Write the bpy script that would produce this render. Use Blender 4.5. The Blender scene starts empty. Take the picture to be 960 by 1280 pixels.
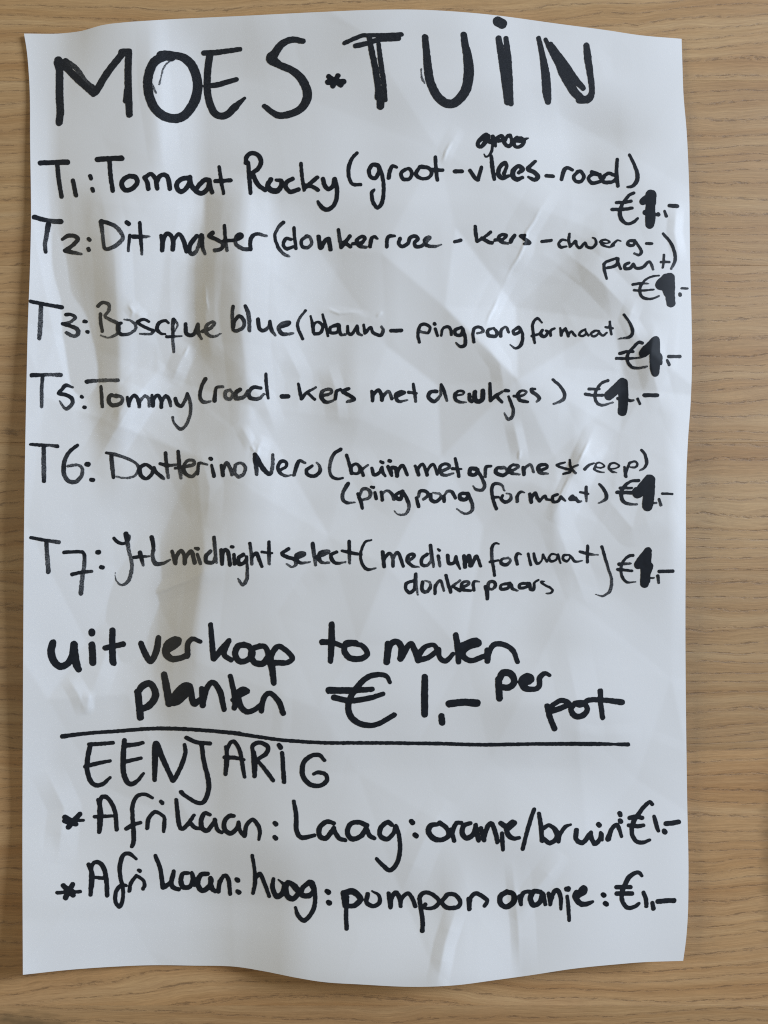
import bpy, math, random
import numpy as np
from mathutils import Vector

random.seed(7)
rng = np.random.default_rng(7)
scene = bpy.context.scene
col = scene.collection
R = math.radians

# ------------------------------------------------------------------ camera
MM = 0.001
K = 0.2545            # millimetres of table top per unit of the drawing grid
D = 245.0             # camera height over the table, mm
cam_d = bpy.data.cameras.new('camera')
cam = bpy.data.objects.new('camera', cam_d)
col.objects.link(cam)
cam.location = (0, 0, D * MM)
cam_d.sensor_fit = 'VERTICAL'
cam_d.sensor_height = 24.0
cam_d.lens = 24.0 * D / (1280 * K)
cam_d.clip_start = 0.01
cam_d.clip_end = 20
scene.camera = cam
scene.cycles.use_denoising = False
scene.cycles.filter_width = 1.15

# ------------------------------------------------------------------ light
world = bpy.data.worlds.new('World')
scene.world = world
world.use_nodes = True
bg = world.node_tree.nodes['Background']
bg.inputs[0].default_value = (1.0, 0.95, 0.84, 1)
bg.inputs[1].default_value = WORLD_STRENGTH = 0.10


def area(name, loc, target, sx, sy, power, colour):
    l = bpy.data.lights.new(name, 'AREA')
    l.shape = 'RECTANGLE'
    l.size, l.size_y = sx, sy
    l.energy = power
    l.color = colour
    o = bpy.data.objects.new(name, l)
    col.objects.link(o)
    o.location = loc
    o.rotation_euler = (Vector(target) - Vector(loc)).to_track_quat('-Z', 'Y').to_euler()
    return o


# the window of the room, beyond the right end of the table, and its opposite warm wall lamp
area('window_light', (1.45, 0.52, 0.66), (0, 0, 0), 0.45, 0.5, 41, (0.725, 0.835, 0.99))
area('room_lamp', (-1.5, 0.1, 0.85), (0, 0, 0), 0.7, 0.7, 8.5, (1.0, 0.93, 0.72))

vs = scene.view_settings
vs.view_transform = 'Standard'
vs.look = 'None'
vs.exposure = 0.0
vs.gamma = 1.0
vs.use_curve_mapping = False


# ------------------------------------------------------------------ nodes
def new_mat(name):
    m = bpy.data.materials.new(name)
    m.use_nodes = True
    nt = m.node_tree
    return m, nt, nt.nodes['Principled BSDF']


def N(nt, typ, **kw):
    n = nt.nodes.new(typ)
    for k, v in kw.items():
        if k.startswith('i_'):
            key = k[2:]
            n.inputs[int(key) if key.isdigit() else key].default_value = v
        else:
            setattr(n, k, v)
    return n


def math_(nt, op, a, b=None, c=None, clamp=False):
    n = nt.nodes.new('ShaderNodeMath')
    n.operation = op
    n.use_clamp = clamp
    for i, v in enumerate((a, b, c)):
        if v is None:
            continue
        if isinstance(v, (int, float)):
            n.inputs[i].default_value = v
        else:
            nt.links.new(v, n.inputs[i])
    return n.outputs[0]


def noise(nt, vec, scale, detail=2.0, rough=0.5, dist=0.0):
    n = N(nt, 'ShaderNodeTexNoise')
    n.inputs['Scale'].default_value = scale
    n.inputs['Detail'].default_value = detail
    n.inputs['Roughness'].default_value = rough
    n.inputs['Distortion'].default_value = dist
    nt.links.new(vec, n.inputs['Vector'])
    return n.outputs['Fac']


def ramp(nt, fac, stops, interp='LINEAR'):
    n = nt.nodes.new('ShaderNodeValToRGB')
    n.color_ramp.interpolation = interp
    el = n.color_ramp.elements
    while len(el) < len(stops):
        el.new(0.5)
    for e, (p, c) in zip(el, stops):
        e.position = p
        e.color = (*c, 1) if len(c) == 3 else c
    nt.links.new(fac, n.inputs[0])
    return n.outputs[0]


def mixc(nt, fac, a, b, mode='MIX'):
    n = nt.nodes.new('ShaderNodeMix')
    n.data_type = 'RGBA'
    n.blend_type = mode
    for i, v in ((0, fac), (6, a), (7, b)):
        if isinstance(v, (int, float)):
            n.inputs[i].default_value = v
        elif isinstance(v, tuple):
            n.inputs[i].default_value = (*v, 1)
        else:
            nt.links.new(v, n.inputs[i])
    return n.outputs[2]


def scaled(nt, vec, sx, sy, sz=1.0, off=None):
    n = nt.nodes.new('ShaderNodeVectorMath')
    n.operation = 'MULTIPLY'
    nt.links.new(vec, n.inputs[0])
    n.inputs[1].default_value = (sx, sy, sz)
    if off is None:
        return n.outputs[0]
    a = nt.nodes.new('ShaderNodeVectorMath')
    a.operation = 'ADD'
    nt.links.new(n.outputs[0], a.inputs[0])
    if isinstance(off, tuple):
        a.inputs[1].default_value = off
    else:
        nt.links.new(off, a.inputs[1])
    return a.outputs[0]


def oak_material(name, seed, tint):
    """oiled oak, grain along x; coordinates in millimetres"""
    m, nt, bs = new_mat(name)
    geo = N(nt, 'ShaderNodeNewGeometry').outputs['Position']
    mm = scaled(nt, geo, 1000, 1000, 1000, (seed * 137.0, seed * 71.0, seed * 13.0))
    # slow waviness of the growth rings
    w1 = noise(nt, scaled(nt, mm, 0.006, 0.02, 0.02), 1.0, 2)
    w2 = noise(nt, scaled(nt, mm, 0.05, 0.10, 0.1), 1.0, 2)
    sep = N(nt, 'ShaderNodeSeparateXYZ')
    nt.links.new(mm, sep.inputs[0])
    y = math_(nt, 'ADD', sep.outputs[1], math_(nt, 'MULTIPLY', math_(nt, 'SUBTRACT', w1, 0.5), 26.0))
    y = math_(nt, 'ADD', y, math_(nt, 'MULTIPLY', math_(nt, 'SUBTRACT', w2, 0.5), 3.0))
    comb = N(nt, 'ShaderNodeCombineXYZ')
    nt.links.new(sep.outputs[0], comb.inputs[0])
    nt.links.new(y, comb.inputs[1])
    p = comb.outputs[0]
    bands = noise(nt, scaled(nt, p, 0.004, 0.16, 1), 1.0, 3, 0.6)
    fibre = noise(nt, scaled(nt, p, 0.07, 2.6, 1), 1.0, 4, 0.65)
    fine = noise(nt, scaled(nt, p, 0.45, 7.0, 1), 1.0, 2, 0.6)
    blotch = noise(nt, scaled(nt, p, 0.022, 0.07, 1), 1.0, 3, 0.6)
    base = ramp(nt, bands, [(0.28, (0.41, 0.235, 0.10)), (0.5, (0.49, 0.31, 0.15)), (0.72, (0.55, 0.375, 0.20))])
    base = mixc(nt, 0.65, base, ramp(nt, fibre, [(0.25, (0.33, 0.31, 0.29)), (0.5, (0.5, 0.5, 0.5)), (0.75, (0.66, 0.66, 0.65))]), 'OVERLAY')
    base = mixc(nt, 0.30, base, ramp(nt, fine, [(0.2, (0.3, 0.3, 0.3)), (0.8, (0.7, 0.7, 0.7))]), 'OVERLAY')
    base = mixc(nt, 0.35, base, ramp(nt, blotch, [(0.3, (0.42, 0.36, 0.32)), (0.7, (0.56, 0.56, 0.54))]), 'OVERLAY')
    base = mixc(nt, 1.0, base, tint, 'MULTIPLY')
    # open pores: thin broken lines following the early wood of every ring
    jit = noise(nt, scaled(nt, mm, 0.30, 0.6, 1), 1.0, 3, 0.65)
    yj = math_(nt, 'ADD', y, math_(nt, 'MULTIPLY', math_(nt, 'SUBTRACT', jit, 0.5), 1.5))
    spread = noise(nt, scaled(nt, p, 0.002, 0.045, 1, (9, 4, 0)), 1.0, 1)
    ph = math_(nt, 'ADD', math_(nt, 'MULTIPLY', yj, 0.26), math_(nt, 'MULTIPLY', spread, 5.0))
    saw = math_(nt, 'ABSOLUTE', math_(nt, 'SUBTRACT', math_(nt, 'FRACT', ph), 0.5))
    rowm = ramp(nt, saw, [(0.0, (1, 1, 1)), (0.035, (0.9, 0.9, 0.9)), (0.10, (0, 0, 0))])
    wide = ramp(nt, saw, [(0.0, (1, 1, 1)), (0.30, (0, 0, 0))])
    d1 = noise(nt, scaled(nt, p, 0.24, 2.2, 1), 1.0, 3, 0.65)
    dash = ramp(nt, d1, [(0.47, (0, 0, 0)), (0.58, (1, 1, 1))])
    d2 = noise(nt, scaled(nt, p, 0.10, 3.3, 1, (31, 7, 0)), 1.0, 2, 0.6)
    thin = ramp(nt, d2, [(0.60, (0, 0, 0)), (0.72, (1, 1, 1))])
    d3 = noise(nt, scaled(nt, p, 0.45, 4.2, 1, (3, 70, 0)), 1.0, 2, 0.6)
    tick = ramp(nt, d3, [(0.60, (0, 0, 0)), (0.68, (1, 1, 1))])
    pore = math_(nt, 'MULTIPLY', rowm, dash, clamp=True)
    pore = math_(nt, 'ADD', pore, math_(nt, 'MULTIPLY', thin, 0.22), clamp=True)
    pore = math_(nt, 'ADD', pore, math_(nt, 'MULTIPLY', math_(nt, 'MULTIPLY', tick, wide), 0.45), clamp=True)
    base = mixc(nt, math_(nt, 'MULTIPLY', wide, 0.16), base, (0.28, 0.145, 0.06))
    base = mixc(nt, math_(nt, 'MULTIPLY', pore, 0.54), base, (0.12, 0.066, 0.036))
    # a dark knot at left; at right a soft shadow painted into the oak
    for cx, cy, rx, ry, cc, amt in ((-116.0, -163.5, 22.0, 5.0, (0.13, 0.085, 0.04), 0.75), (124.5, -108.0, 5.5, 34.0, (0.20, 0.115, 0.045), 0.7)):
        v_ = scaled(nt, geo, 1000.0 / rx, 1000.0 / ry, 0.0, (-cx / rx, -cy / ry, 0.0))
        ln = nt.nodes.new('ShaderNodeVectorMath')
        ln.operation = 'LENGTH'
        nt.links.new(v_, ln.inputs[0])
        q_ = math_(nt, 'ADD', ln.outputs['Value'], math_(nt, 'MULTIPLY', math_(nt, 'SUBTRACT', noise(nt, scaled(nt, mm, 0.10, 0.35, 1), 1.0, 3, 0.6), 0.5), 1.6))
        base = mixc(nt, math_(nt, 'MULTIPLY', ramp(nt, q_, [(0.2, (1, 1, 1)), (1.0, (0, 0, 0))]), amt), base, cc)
    fleck = ramp(nt, noise(nt, scaled(nt, p, 0.8, 2.4, 1, (5, 55, 0)), 1.0, 1), [(0.72, (0, 0, 0)), (0.78, (1, 1, 1))])
    base = mixc(nt, math_(nt, 'MULTIPLY', math_(nt, 'MULTIPLY', fleck, rowm), 0.25), base, (0.62, 0.56, 0.46))
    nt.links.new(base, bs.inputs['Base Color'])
    ro = math_(nt, 'ADD', math_(nt, 'MULTIPLY', fibre, 0.22), 0.44)
    nt.links.new(ro, bs.inputs['Roughness'])
    bs.inputs['Specular IOR Level'].default_value = 0.6
    hgt = math_(nt, 'SUBTRACT', math_(nt, 'MULTIPLY', fibre, 0.5), pore)
    b = N(nt, 'ShaderNodeBump', i_Strength=0.35, i_Distance=0.00018)
    nt.links.new(hgt, b.inputs['Height'])
    nt.links.new(b.outputs[0], bs.inputs['Normal'])
    return m


PAPER_COL = (0.81, 0.805, 0.805)


def paper_material():
    m, nt, bs = new_mat('white_paper')
    geo = N(nt, 'ShaderNodeNewGeometry').outputs['Position']
    mm = scaled(nt, geo, 1000, 1000, 1000)
    f = noise(nt, mm, 0.9, 5, 0.75)
    c = mixc(nt, 0.6, PAPER_COL, ramp(nt, f, [(0.2, (0.465, 0.465, 0.465)), (0.8, (0.53, 0.53, 0.53))]), 'OVERLAY')
    nt.links.new(c, bs.inputs['Base Color'])
    bs.inputs['Roughness'].default_value = 0.62
    bs.inputs['Specular IOR Level'].default_value = 0.35
    b = N(nt, 'ShaderNodeBump', i_Strength=0.25, i_Distance=0.00006)
    nt.links.new(noise(nt, mm, 2.2, 4, 0.7), b.inputs['Height'])
    nt.links.new(b.outputs[0], bs.inputs['Normal'])
    return m


def ink_material():
    m, nt, bs = new_mat('black_marker_ink')
    geo = N(nt, 'ShaderNodeNewGeometry').outputs['Position']
    mm = scaled(nt, geo, 1000, 1000, 1000)
    at = N(nt, 'ShaderNodeAttribute', attribute_name='dry').outputs['Fac']
    f = noise(nt, mm, 3.4, 3, 0.75)
    thin = math_(nt, 'MULTIPLY', math_(nt, 'MULTIPLY', at, 0.85), math_(nt, 'ADD', math_(nt, 'MULTIPLY', math_(nt, 'SUBTRACT', f, 0.47), 5.0), 0.30), clamp=True)
    g = noise(nt, mm, 0.55, 3, 0.6)
    ink = mixc(nt, g, (0.003, 0.004, 0.006), (0.014, 0.018, 0.026))
    c = mixc(nt, thin, ink, (0.34, 0.35, 0.37))
    nt.links.new(c, bs.inputs['Base Color'])
    bs.inputs['Roughness'].default_value = 0.55
    bs.inputs['Specular IOR Level'].default_value = 0.32
    return m


# ------------------------------------------------------------------ table
table = bpy.data.objects.new('table', None)
col.objects.link(table)
table['label'] = 'oak table top with horizontal grain lying under the handwritten sheet'
table['category'] = 'table'


def board(y0, y1, i, seed, tint):
    """one solid board of the top, grain along x, with eased long edges; y in mm"""
    x0, x1, g, b, th = -560.0, 640.0, 0.015, 0.05, 27.0
    lo, hi = y0 + g, y1 - g
    prof = [(lo, -b * 0.8), (lo + b, 0.0), (hi - b, 0.0), (hi, -b * 0.8), (hi, -th), (lo, -th)]
    vs_, fs = [], []
    for x in (x0, x1):
        vs_ += [(x * MM, y * MM, z * MM) for y, z in prof]
    n = len(prof)
    for k in range(n):
        fs.append((k, k + n, (k + 1) % n + n, (k + 1) % n))
    fs.append(tuple(range(n)))
    fs.append(tuple(range(2 * n - 1, n - 1, -1)))
    me = bpy.data.meshes.new('board')
    me.from_pydata(vs_, [], fs)
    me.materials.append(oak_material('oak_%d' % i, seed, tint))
    me.update()
    o = bpy.data.objects.new('board', me)
    col.objects.link(o)
    o.parent = table
    return o


# long joints of the boards (drawing-grid rows), top of the picture first
joints = [-1100, -760, -420, -150, 101, 332, 553, 713, 938, 1257, 1480, 1800, 2200]
tints = [(1, 1, 1), (1, .97, .94), (1, 1, 1), (1.02, 1.0, .96), (.98, .97, .95), (1.0, .99, .98), (1.0, 1.0, 1.0),
         (.93, .92, .91), (1.06, 1.0, .95), (.98, .96, .95), (.95, .95, .93), (1, 1, 1), (1, 1, 1)]
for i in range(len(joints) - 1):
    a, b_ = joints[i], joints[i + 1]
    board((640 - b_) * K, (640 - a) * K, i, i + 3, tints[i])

# ------------------------------------------------------------------ the shape of the sheet
# slope of the sheet along x for a number of rows (grid units); up to the right is positive
ROWS = {
 10: '30:-.04 70:0 85:.14 105:.26 128:.14 160:.03 185:-.03 200:-.10 215:-.03 240:.05 480:.03 600:-.03 850:-.06',
 100: '30:-.12 60:-.03 90:.08 160:.06 186:-.01 205:-.20 238:-.12 262:.03 350:.05 480:.02 600:-.03 720:-.08 800:-.03 850:-.08',
 170: '30:-.15 58:-.08 75:.08 150:.06 188:-.01 206:-.18 240:-.12 262:.03 350:.05 440:0 600:-.03 700:-.10 745:.02 775:.10 810:.03 850:-.10',
 215: '40:-.18 58:-.12 76:.10 150:.04 185:-.03 205:-.18 240:-.14 262:.05 300:.06 380:.02 440:-.03 600:-.01 700:-.10 745:.08 775:.08 810:-.03 850:-.10',
 255: '40:-.22 60:-.14 82:.12 112:.20 142:.06 165:-.07 200:-.16 240:-.18 254:-.04 259:.24 276:.20 300:.05 314:-.12 335:-.14 352:.01 390:.05 440:.03 520:-.04 600:-.02 700:-.06 790:.05 850:-.12',
 330: '40:-.22 62:-.16 86:.12 106:.27 131:.20 144:.06 155:-.09 200:-.13 232:-.08 244:.14 258:.28 275:.20 293:.10 310:-.11 345:-.19 380:-.05 430:.06 500:-.04 600:.01 660:-.06 740:.07 800:-.02 850:-.10',
 400: '30:-.16 76:-.13 100:.05 121:.26 142:.20 156:-.04 190:-.13 225:-.05 245:.20 260:.26 275:.20 298:.10 315:-.11 350:-.17 400:-.02 440:.07 500:-.06 560:.01 620:-.07 700:.05 780:.04 850:-.10',
 480: '30:-.20 95:-.16 112:.10 126:.32 146:.26 153:-.06 166:-.22 200:-.06 235:.09 255:.20 268:.16 290:.10 310:-.08 350:-.11 400:.03 432:.09 450:-.04 560:-.02 640:.05 700:-.05 760:-.03 800:.05 850:-.12',
 560: '30:-.17 110:-.13 128:.04 142:.02 160:-.12 200:.02 240:.15 280:.18 305:.08 316:-.08 350:-.10 400:0 500:.03 600:-.02 650:.05 690:.03 716:.08 735:-.12 780:.03 830:0 850:-.14',
 640: '30:-.15 150:-.10 180:-.02 220:.13 260:.22 285:.14 320:.02 345:-.05 420:.02 560:.01 650:.06 690:.05 702:-.14 740:-.02 790:.06 835:.02 850:-.14',
 720: '30:-.13 165:-.09 195:.05 225:.24 245:.26 262:.14 300:.06 335:0 420:-.02 560:.02 650:-.04 740:.02 830:-.02 850:-.10',
 800: '30:-.11 150:-.07 186:.05 214:.24 234:.20 255:.10 300:.05 350:.03 450:-.01 560:.02 620:-.05 700:.02 780:-.04 850:-.07',
 880: '30:-.11 140:-.07 180:.05 213:.22 233:.18 255:.09 320:.06 420:.01 560:0 640:.02 720:-.05 850:-.06',
 960: '30:-.14 58:-.12 78:-.04 180:0 240:.10 280:.16 310:.09 400:.03 560:.01 640:-.03 720:.02 850:-.06',
 1050: '30:-.14 76:-.10 100:-.04 220:.02 275:.13 330:.12 380:.05 500:.02 560:-.03 620:.05 700:-.06 850:-.05',
 1130: '30:-.11 230:-.05 290:.10 350:.15 390:.06 450:.03 540:.02 555:.07 585:-.10 640:-.02 652:.05 720:-.06 850:-.05',
 1225: '28:-.16 190:-.08 230:0 290:.15 350:.22 390:.10 430:.05 535:.05 560:-.10 640:-.11 655:.0 780:-.08 850:-.04',
}
STEP = 1.25
GU = np.arange(-10, 972, STEP)
GV = np.arange(-10, 1292, STEP)
keys = sorted(ROWS)
prof = []
for kx in keys:
    pts = [tuple(map(float, p.split(':'))) for p in ROWS[kx].split()]
    prof.append(np.interp(GU, [p[0] for p in pts], [p[1] for p in pts]))
prof = np.array(prof)


def catmull_rows(vals, ks, q):
    out = np.empty((len(q), vals.shape[1]))
    for n, v in enumerate(q):
        v = min(max(v, ks[0]), ks[-1])
        i = min(int(np.searchsorted(ks, v, side='right')) - 1, len(ks) - 2)
        t = (v - ks[i]) / (ks[i + 1] - ks[i])
        t = t * t * (3 - 2 * t) * 0.5 + t * 0.5
        out[n] = vals[i] * (1 - t) + vals[i + 1] * t
    return out


SL = catmull_rows(prof, keys, GV)
Hh = np.cumsum(SL, axis=1) * STEP * K * 1.22
iL, iR = int((30 + 10) / STEP), int((858 + 10) / STEP)
Hh -= Hh[:, iL:iL + 1]
leftH = np.interp(GV, [-10, 42, 200, 400, 900, 1150, 1218, 1292], [.8, .7, .7, .7, .5, .6, 1.6, 1.8])
rightH = np.interp(GV, [-10, 48, 200, 500, 900, 1200, 1292], [.5, .5, 1.6, 2.0, .9, .6, .6])
slope_fix = (rightH - leftH - Hh[:, iR]) / (iR - iL)
Hh += leftH[:, None] + slope_fix[:, None] * (np.arange(len(GU)) - iL)[None, :]
# smooth along the sheet
ker = np.exp(-np.linspace(-2, 2, 21) ** 2)
ker /= ker.sum()
pad = np.pad(Hh, ((10, 10), (0, 0)), mode='edge')
Hh = sum(k_ * pad[i:i + len(GV)] for i, k_ in enumerate(ker))
low = Hh[:, iL:iR].min(axis=1)
low = np.convolve(np.pad(low, 48, mode='edge'), np.ones(97) / 97, 'valid')
Hh += np.maximum(0.0, 0.6 - low)[:, None]

UU, VV = np.meshgrid(GU, GV)


def crease(pts, w, amp, w2=None, soft=1.5):
    """a folded line in the sheet: a tent w wide on its left hand, w2 on its right"""
    global Hh
    w2 = w2 or w
    L = sum(math.dist(a, b) for a, b in zip(pts, pts[1:]))
    best = np.full(UU.shape, 1e9)
    sgn = np.zeros(UU.shape)
    al = np.zeros(UU.shape)
    run = 0.0
    for a, b in zip(pts, pts[1:]):
        d = math.dist(a, b)
        dx, dy = (b[0] - a[0]) / d, (b[1] - a[1]) / d
        t = (UU - a[0]) * dx + (VV - a[1]) * dy
        tc = np.clip(t, 0, d)
        ex, ey = UU - a[0] - tc * dx, VV - a[1] - tc * dy
        dist = np.hypot(ex, ey)
        s = np.sign((UU - a[0]) * dy - (VV - a[1]) * dx)
        m = dist < best
        best[m] = dist[m]
        sgn[m] = s[m]
        al[m] = ((run + t) / L)[m]
        run += d
    wid = np.where(sgn < 0, w, w2)
    dd = np.sqrt(best ** 2 + soft ** 2) - soft
    tent = np.clip(1 - dd / wid, 0, 1)
    end = np.clip((1 - 2 * np.abs(al - 0.5)) * 1.6, 0, 1)
    Hh += amp * tent * end


# folds one can follow in the sheet
CREASES = [
 ([(692, 235), (675, 262), (658, 290), (653, 313), (637, 342)], 26, .22, 14),
 ([(640, 338), (622, 372), (611, 395), (605, 412)], 18, .16, 12),
 ([(575, 160), (562, 182), (552, 205)], 12, .10, 9),
 ([(395, 389), (430, 391), (462, 397), (480, 388)], 10, .10, 8),
 ([(262, 345), (256, 380), (258, 410), (266, 450)], 12, .25, 16),
 ([(330, 545), (322, 562), (319, 580)], 9, .22, 14),
 ([(300, 530), (318, 562)], 10, .15, 8),
 ([(745, 530), (725, 574), (706, 617), (688, 652)], 12, .42, 26),
 ([(760, 560), (712, 590)], 10, .12, 10),
 ([(150, 745), (188, 741), (245, 720), (300, 690)], 16, .26, 10),
 ([(140, 742), (158, 752)], 10, .18, 10),
 ([(205, 455), (175, 490), (140, 545), (115, 590)], 24, .55, 26),
 ([(236, 430), (224, 455), (214, 480)], 14, .30, 14),
 ([(160, 378), (170, 392), (182, 398)], 10, .20, 10),
 ([(165, 490), (150, 515), (146, 530)], 8, .18, 8),
 ([(410, 455), (420, 490), (424, 530)], 16, .20, 12),
 ([(640, 520), (650, 565), (652, 580)], 12, .18, 10),
 ([(700, 310), (745, 345), (790, 392)], 22, .30, 22),
 ([(795, 372), (785, 400), (803, 430)], 12, .20, 12),
 ([(690, 640), (712, 700), (735, 760)], 22, .18, 22),
 ([(748, 610), (790, 660), (846, 640)], 24, .22, 24),
 ([(84, 845), (98, 868), (108, 894)], 12, .22, 14),
 ([(112, 862), (108, 894)], 8, .14, 8),
 ([(150, 760), (128, 830), (110, 880)], 20, .18, 20),
 ([(640, 1075), (643, 1110), (648, 1160), (650, 1215)], 10, .22, 22),
 ([(644, 1150), (672, 1110), (705, 1068)], 12, .22, 18),
 ([(546, 1234), (556, 1180), (572, 1130)], 14, .30, 14),
 ([(706, 800), (722, 880), (728, 950)], 24, .12, 30),
 ([(560, 1000), (530, 1050), (500, 1120)], 24, .20, 24),
 ([(820, 400), (812, 450), (830, 520)], 18, .20, 18),
 ([(846, 250), (843, 290), (850, 330)], 10, .20, 10),
 ([(56, 960), (80, 1010), (72, 1080)], 20, .25, 22),
 ([(300, 470), (330, 500), (345, 540)], 16, .16, 16),
 ([(440, 560), (470, 610), (510, 640)], 20, .12, 20),
 ([(350, 420), (375, 470), (372, 520)], 18, .16, 16),
 ([(600, 420), (625, 455), (632, 500)], 14, .16, 14),
 ([(250, 560), (262, 610), (258, 660)], 18, .20, 18),
]
for c in CREASES:
    crease(c[0], c[1], c[2] * 1.65, c[3], 0.3)
# sharp little cracks where the sheet was folded hard
CRACKS = [
 [(677, 256), (668, 276), (658, 290), (655, 306), (648, 322), (640, 334), (630, 354)],
 [(624, 370), (618, 383), (611, 396), (607, 409)],
 [(565, 176), (558, 188), (553, 203)],
 [(398, 391), (412, 387), (424, 392), (438, 390), (455, 392)], [(470, 396), (478, 390)],
 [(245, 722), (216, 733), (190, 744)],
 [(324, 556), (321, 568), (317, 578)], [(313, 556), (319, 566)],
 [(738, 548), (729, 566), (722, 580)], [(714, 592), (704, 612), (697, 628)],
 [(256, 352), (257, 372), (260, 392)], [(236, 432), (229, 446)], [(160, 380), (166, 390), (163, 398)],
 [(156, 742), (162, 752)], [(645, 1112), (647, 1130)], [(650, 562), (648, 576)],
]
crease([(58, 190), (64, 290), (83, 390), (104, 480), (118, 545)], 20, -.34, 26, 1.5)
crease([(122, 225), (143, 320), (147, 400), (151, 485)], 26, .42, 22, 1.0)
crease([(256, 232), (251, 280), (243, 335), (244, 405), (238, 460)], 30, -.50, 24, .6)
crease([(313, 240), (303, 320), (300, 400), (309, 480), (315, 575)], 24, .42, 34, .8)
crease([(215, 640), (200, 720), (196, 800), (190, 870)], 18, -.18, 22, 2.0)
crease([(258, 620), (254, 720), (246, 800), (243, 880)], 20, .26, 26, 1.5)
crease([(186, 20), (190, 110), (202, 190), (214, 240)], 16, .22, 22, 2.0)


def facets(pts, hs, soft):
    """flat crumple facets: heights given at scattered points, straight in between"""
    from mathutils.geometry import delaunay_2d_cdt
    res = delaunay_2d_cdt([Vector(p) for p in pts], [], [], 0, 1e-4)
    vv, tris, orig = res[0], res[2], res[3]
    hz = [hs[o[0]] for o in orig]
    Z = np.zeros(UU.shape)
    for f in tris:
        a, b, c = [vv[k] for k in f]
        d = (b.x - a.x) * (c.y - a.y) - (c.x - a.x) * (b.y - a.y)
        if abs(d) < 1e-6:
            continue
        i0 = max(0, int((min(a.x, b.x, c.x) - GU[0]) / STEP)); i1 = int((max(a.x, b.x, c.x) - GU[0]) / STEP) + 2
        j0 = max(0, int((min(a.y, b.y, c.y) - GV[0]) / STEP)); j1 = int((max(a.y, b.y, c.y) - GV[0]) / STEP) + 2
        X, Y = UU[j0:j1, i0:i1], VV[j0:j1, i0:i1]
        l1 = ((b.x - X) * (c.y - Y) - (c.x - X) * (b.y - Y)) / d
        l2 = ((c.x - X) * (a.y - Y) - (a.x - X) * (c.y - Y)) / d
        l3 = 1 - l1 - l2
        m = (l1 >= -1e-6) & (l2 >= -1e-6) & (l3 >= -1e-6)
        Z[j0:j1, i0:i1][m] = (l1 * hz[f[0]] + l2 * hz[f[1]] + l3 * hz[f[2]])[m]
    for ax in (0, 1):
        k_ = np.exp(-0.5 * (np.arange(-3, 4) / (soft * 1.3)) ** 2)
        k_ /= k_.sum()
        pz = np.pad(Z, [(3, 3) if q == ax else (0, 0) for q in (0, 1)], mode='edge')
        Z = sum(w_ * np.take(pz, range(q, q + Z.shape[ax]), axis=ax) for q, w_ in enumerate(k_))
    return Z


def scatter(n, box, dmin):
    out = []
    tries = 0
    while len(out) < n and tries < 9000:
        tries += 1
        p = (rng.uniform(box[0], box[2]), rng.uniform(box[1], box[3]))
        if all(math.dist(p, q) > dmin for q in out):
            out.append(p)
    return out


frame = [(x, y) for x in (-60, 1030) for y in (-60, 300, 640, 1000, 1350)] + [(x, y) for x in (300, 650) for y in (-60, 1350)]
pts = scatter(95, (0, 0, 960, 1280), 78)
hs = []
for p in pts:
    busy = math.exp(-(((p[0] - 230) / 220) ** 2 + ((p[1] - 460) / 260) ** 2)) + math.exp(-(((p[0] - 740) / 180) ** 2 + ((p[1] - 480) / 220) ** 2))
    hs.append(rng.normal() * (0.46 + 0.55 * busy))
Hh += facets(pts + frame, hs + [0.0] * len(frame), 0.9)
pts = scatter(170, (40, 230, 860, 720), 34)
hs = []
for p in pts:
    busy = math.exp(-(((p[0] - 230) / 150) ** 2 + ((p[1] - 460) / 160) ** 2)) + 0.7 * math.exp(-(((p[0] - 760) / 120) ** 2 + ((p[1] - 440) / 200) ** 2))
    hs.append(rng.normal() * 0.24 * min(1, busy + 0.12))
Hh += facets(pts + frame, hs + [0.0] * len(frame), 0.8)
pts = scatter(330, (60, 235, 850, 680), 22)
hs = []
for p in pts:
    busy = math.exp(-(((p[0] - 210) / 110) ** 2 + ((p[1] - 460) / 110) ** 2)) + 0.6 * math.exp(-(((p[0] - 760) / 90) ** 2 + ((p[1] - 430) / 170) ** 2))
    hs.append(rng.normal() * 0.13 * min(1, busy + 0.08))
Hh += facets(pts + frame, hs + [0.0] * len(frame), 0.6)
for c in CRACKS:
    crease(c, 2.2, .17, 2.6, 0.1)
for _ in range(46):
    x, y = rng.uniform(50, 840), rng.uniform(60, 1190)
    a = rng.uniform(0, math.pi)
    l = rng.uniform(18, 70)
    j = rng.uniform(-8, 8)
    p = [(x - l * math.cos(a), y - l * math.sin(a)), (x + j, y - j), (x + l * math.cos(a), y + l * math.sin(a))]
    crease(p, rng.uniform(9, 26), rng.uniform(-.08, .11), rng.uniform(9, 26), 2.5)
# very gentle cockling
for _ in range(14):
    fx, fy, ph = rng.uniform(-.03, .03), rng.uniform(-.015, .015), rng.uniform(0, 6.3)
    Hh += 0.035 * np.sin(UU * fx * 2 + VV * fy * 2 + ph)
Hh = np.maximum(Hh, 0.25)


def hgt(u, v):
    fu = np.clip((np.asarray(u, float) - GU[0]) / STEP, 0, len(GU) - 1.001)
    fv = np.clip((np.asarray(v, float) - GV[0]) / STEP, 0, len(GV) - 1.001)
    i, j = fu.astype(int), fv.astype(int)
    a, b = fu - i, fv - j
    return (Hh[j, i] * (1 - a) * (1 - b) + Hh[j, i + 1] * a * (1 - b) + Hh[j + 1, i] * (1 - a) * b + Hh[j + 1, i + 1] * a * b)


def to_world(u, v, lift=0.0):
    """grid point -> metres on the sheet; the grid was read off looking straight down from D"""
    z = hgt(u, v) + lift
    f = K * (D - z) / D
    return np.stack([(np.asarray(u) - 480) * f, (640 - np.asarray(v)) * f, z], axis=-1) * MM


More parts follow.
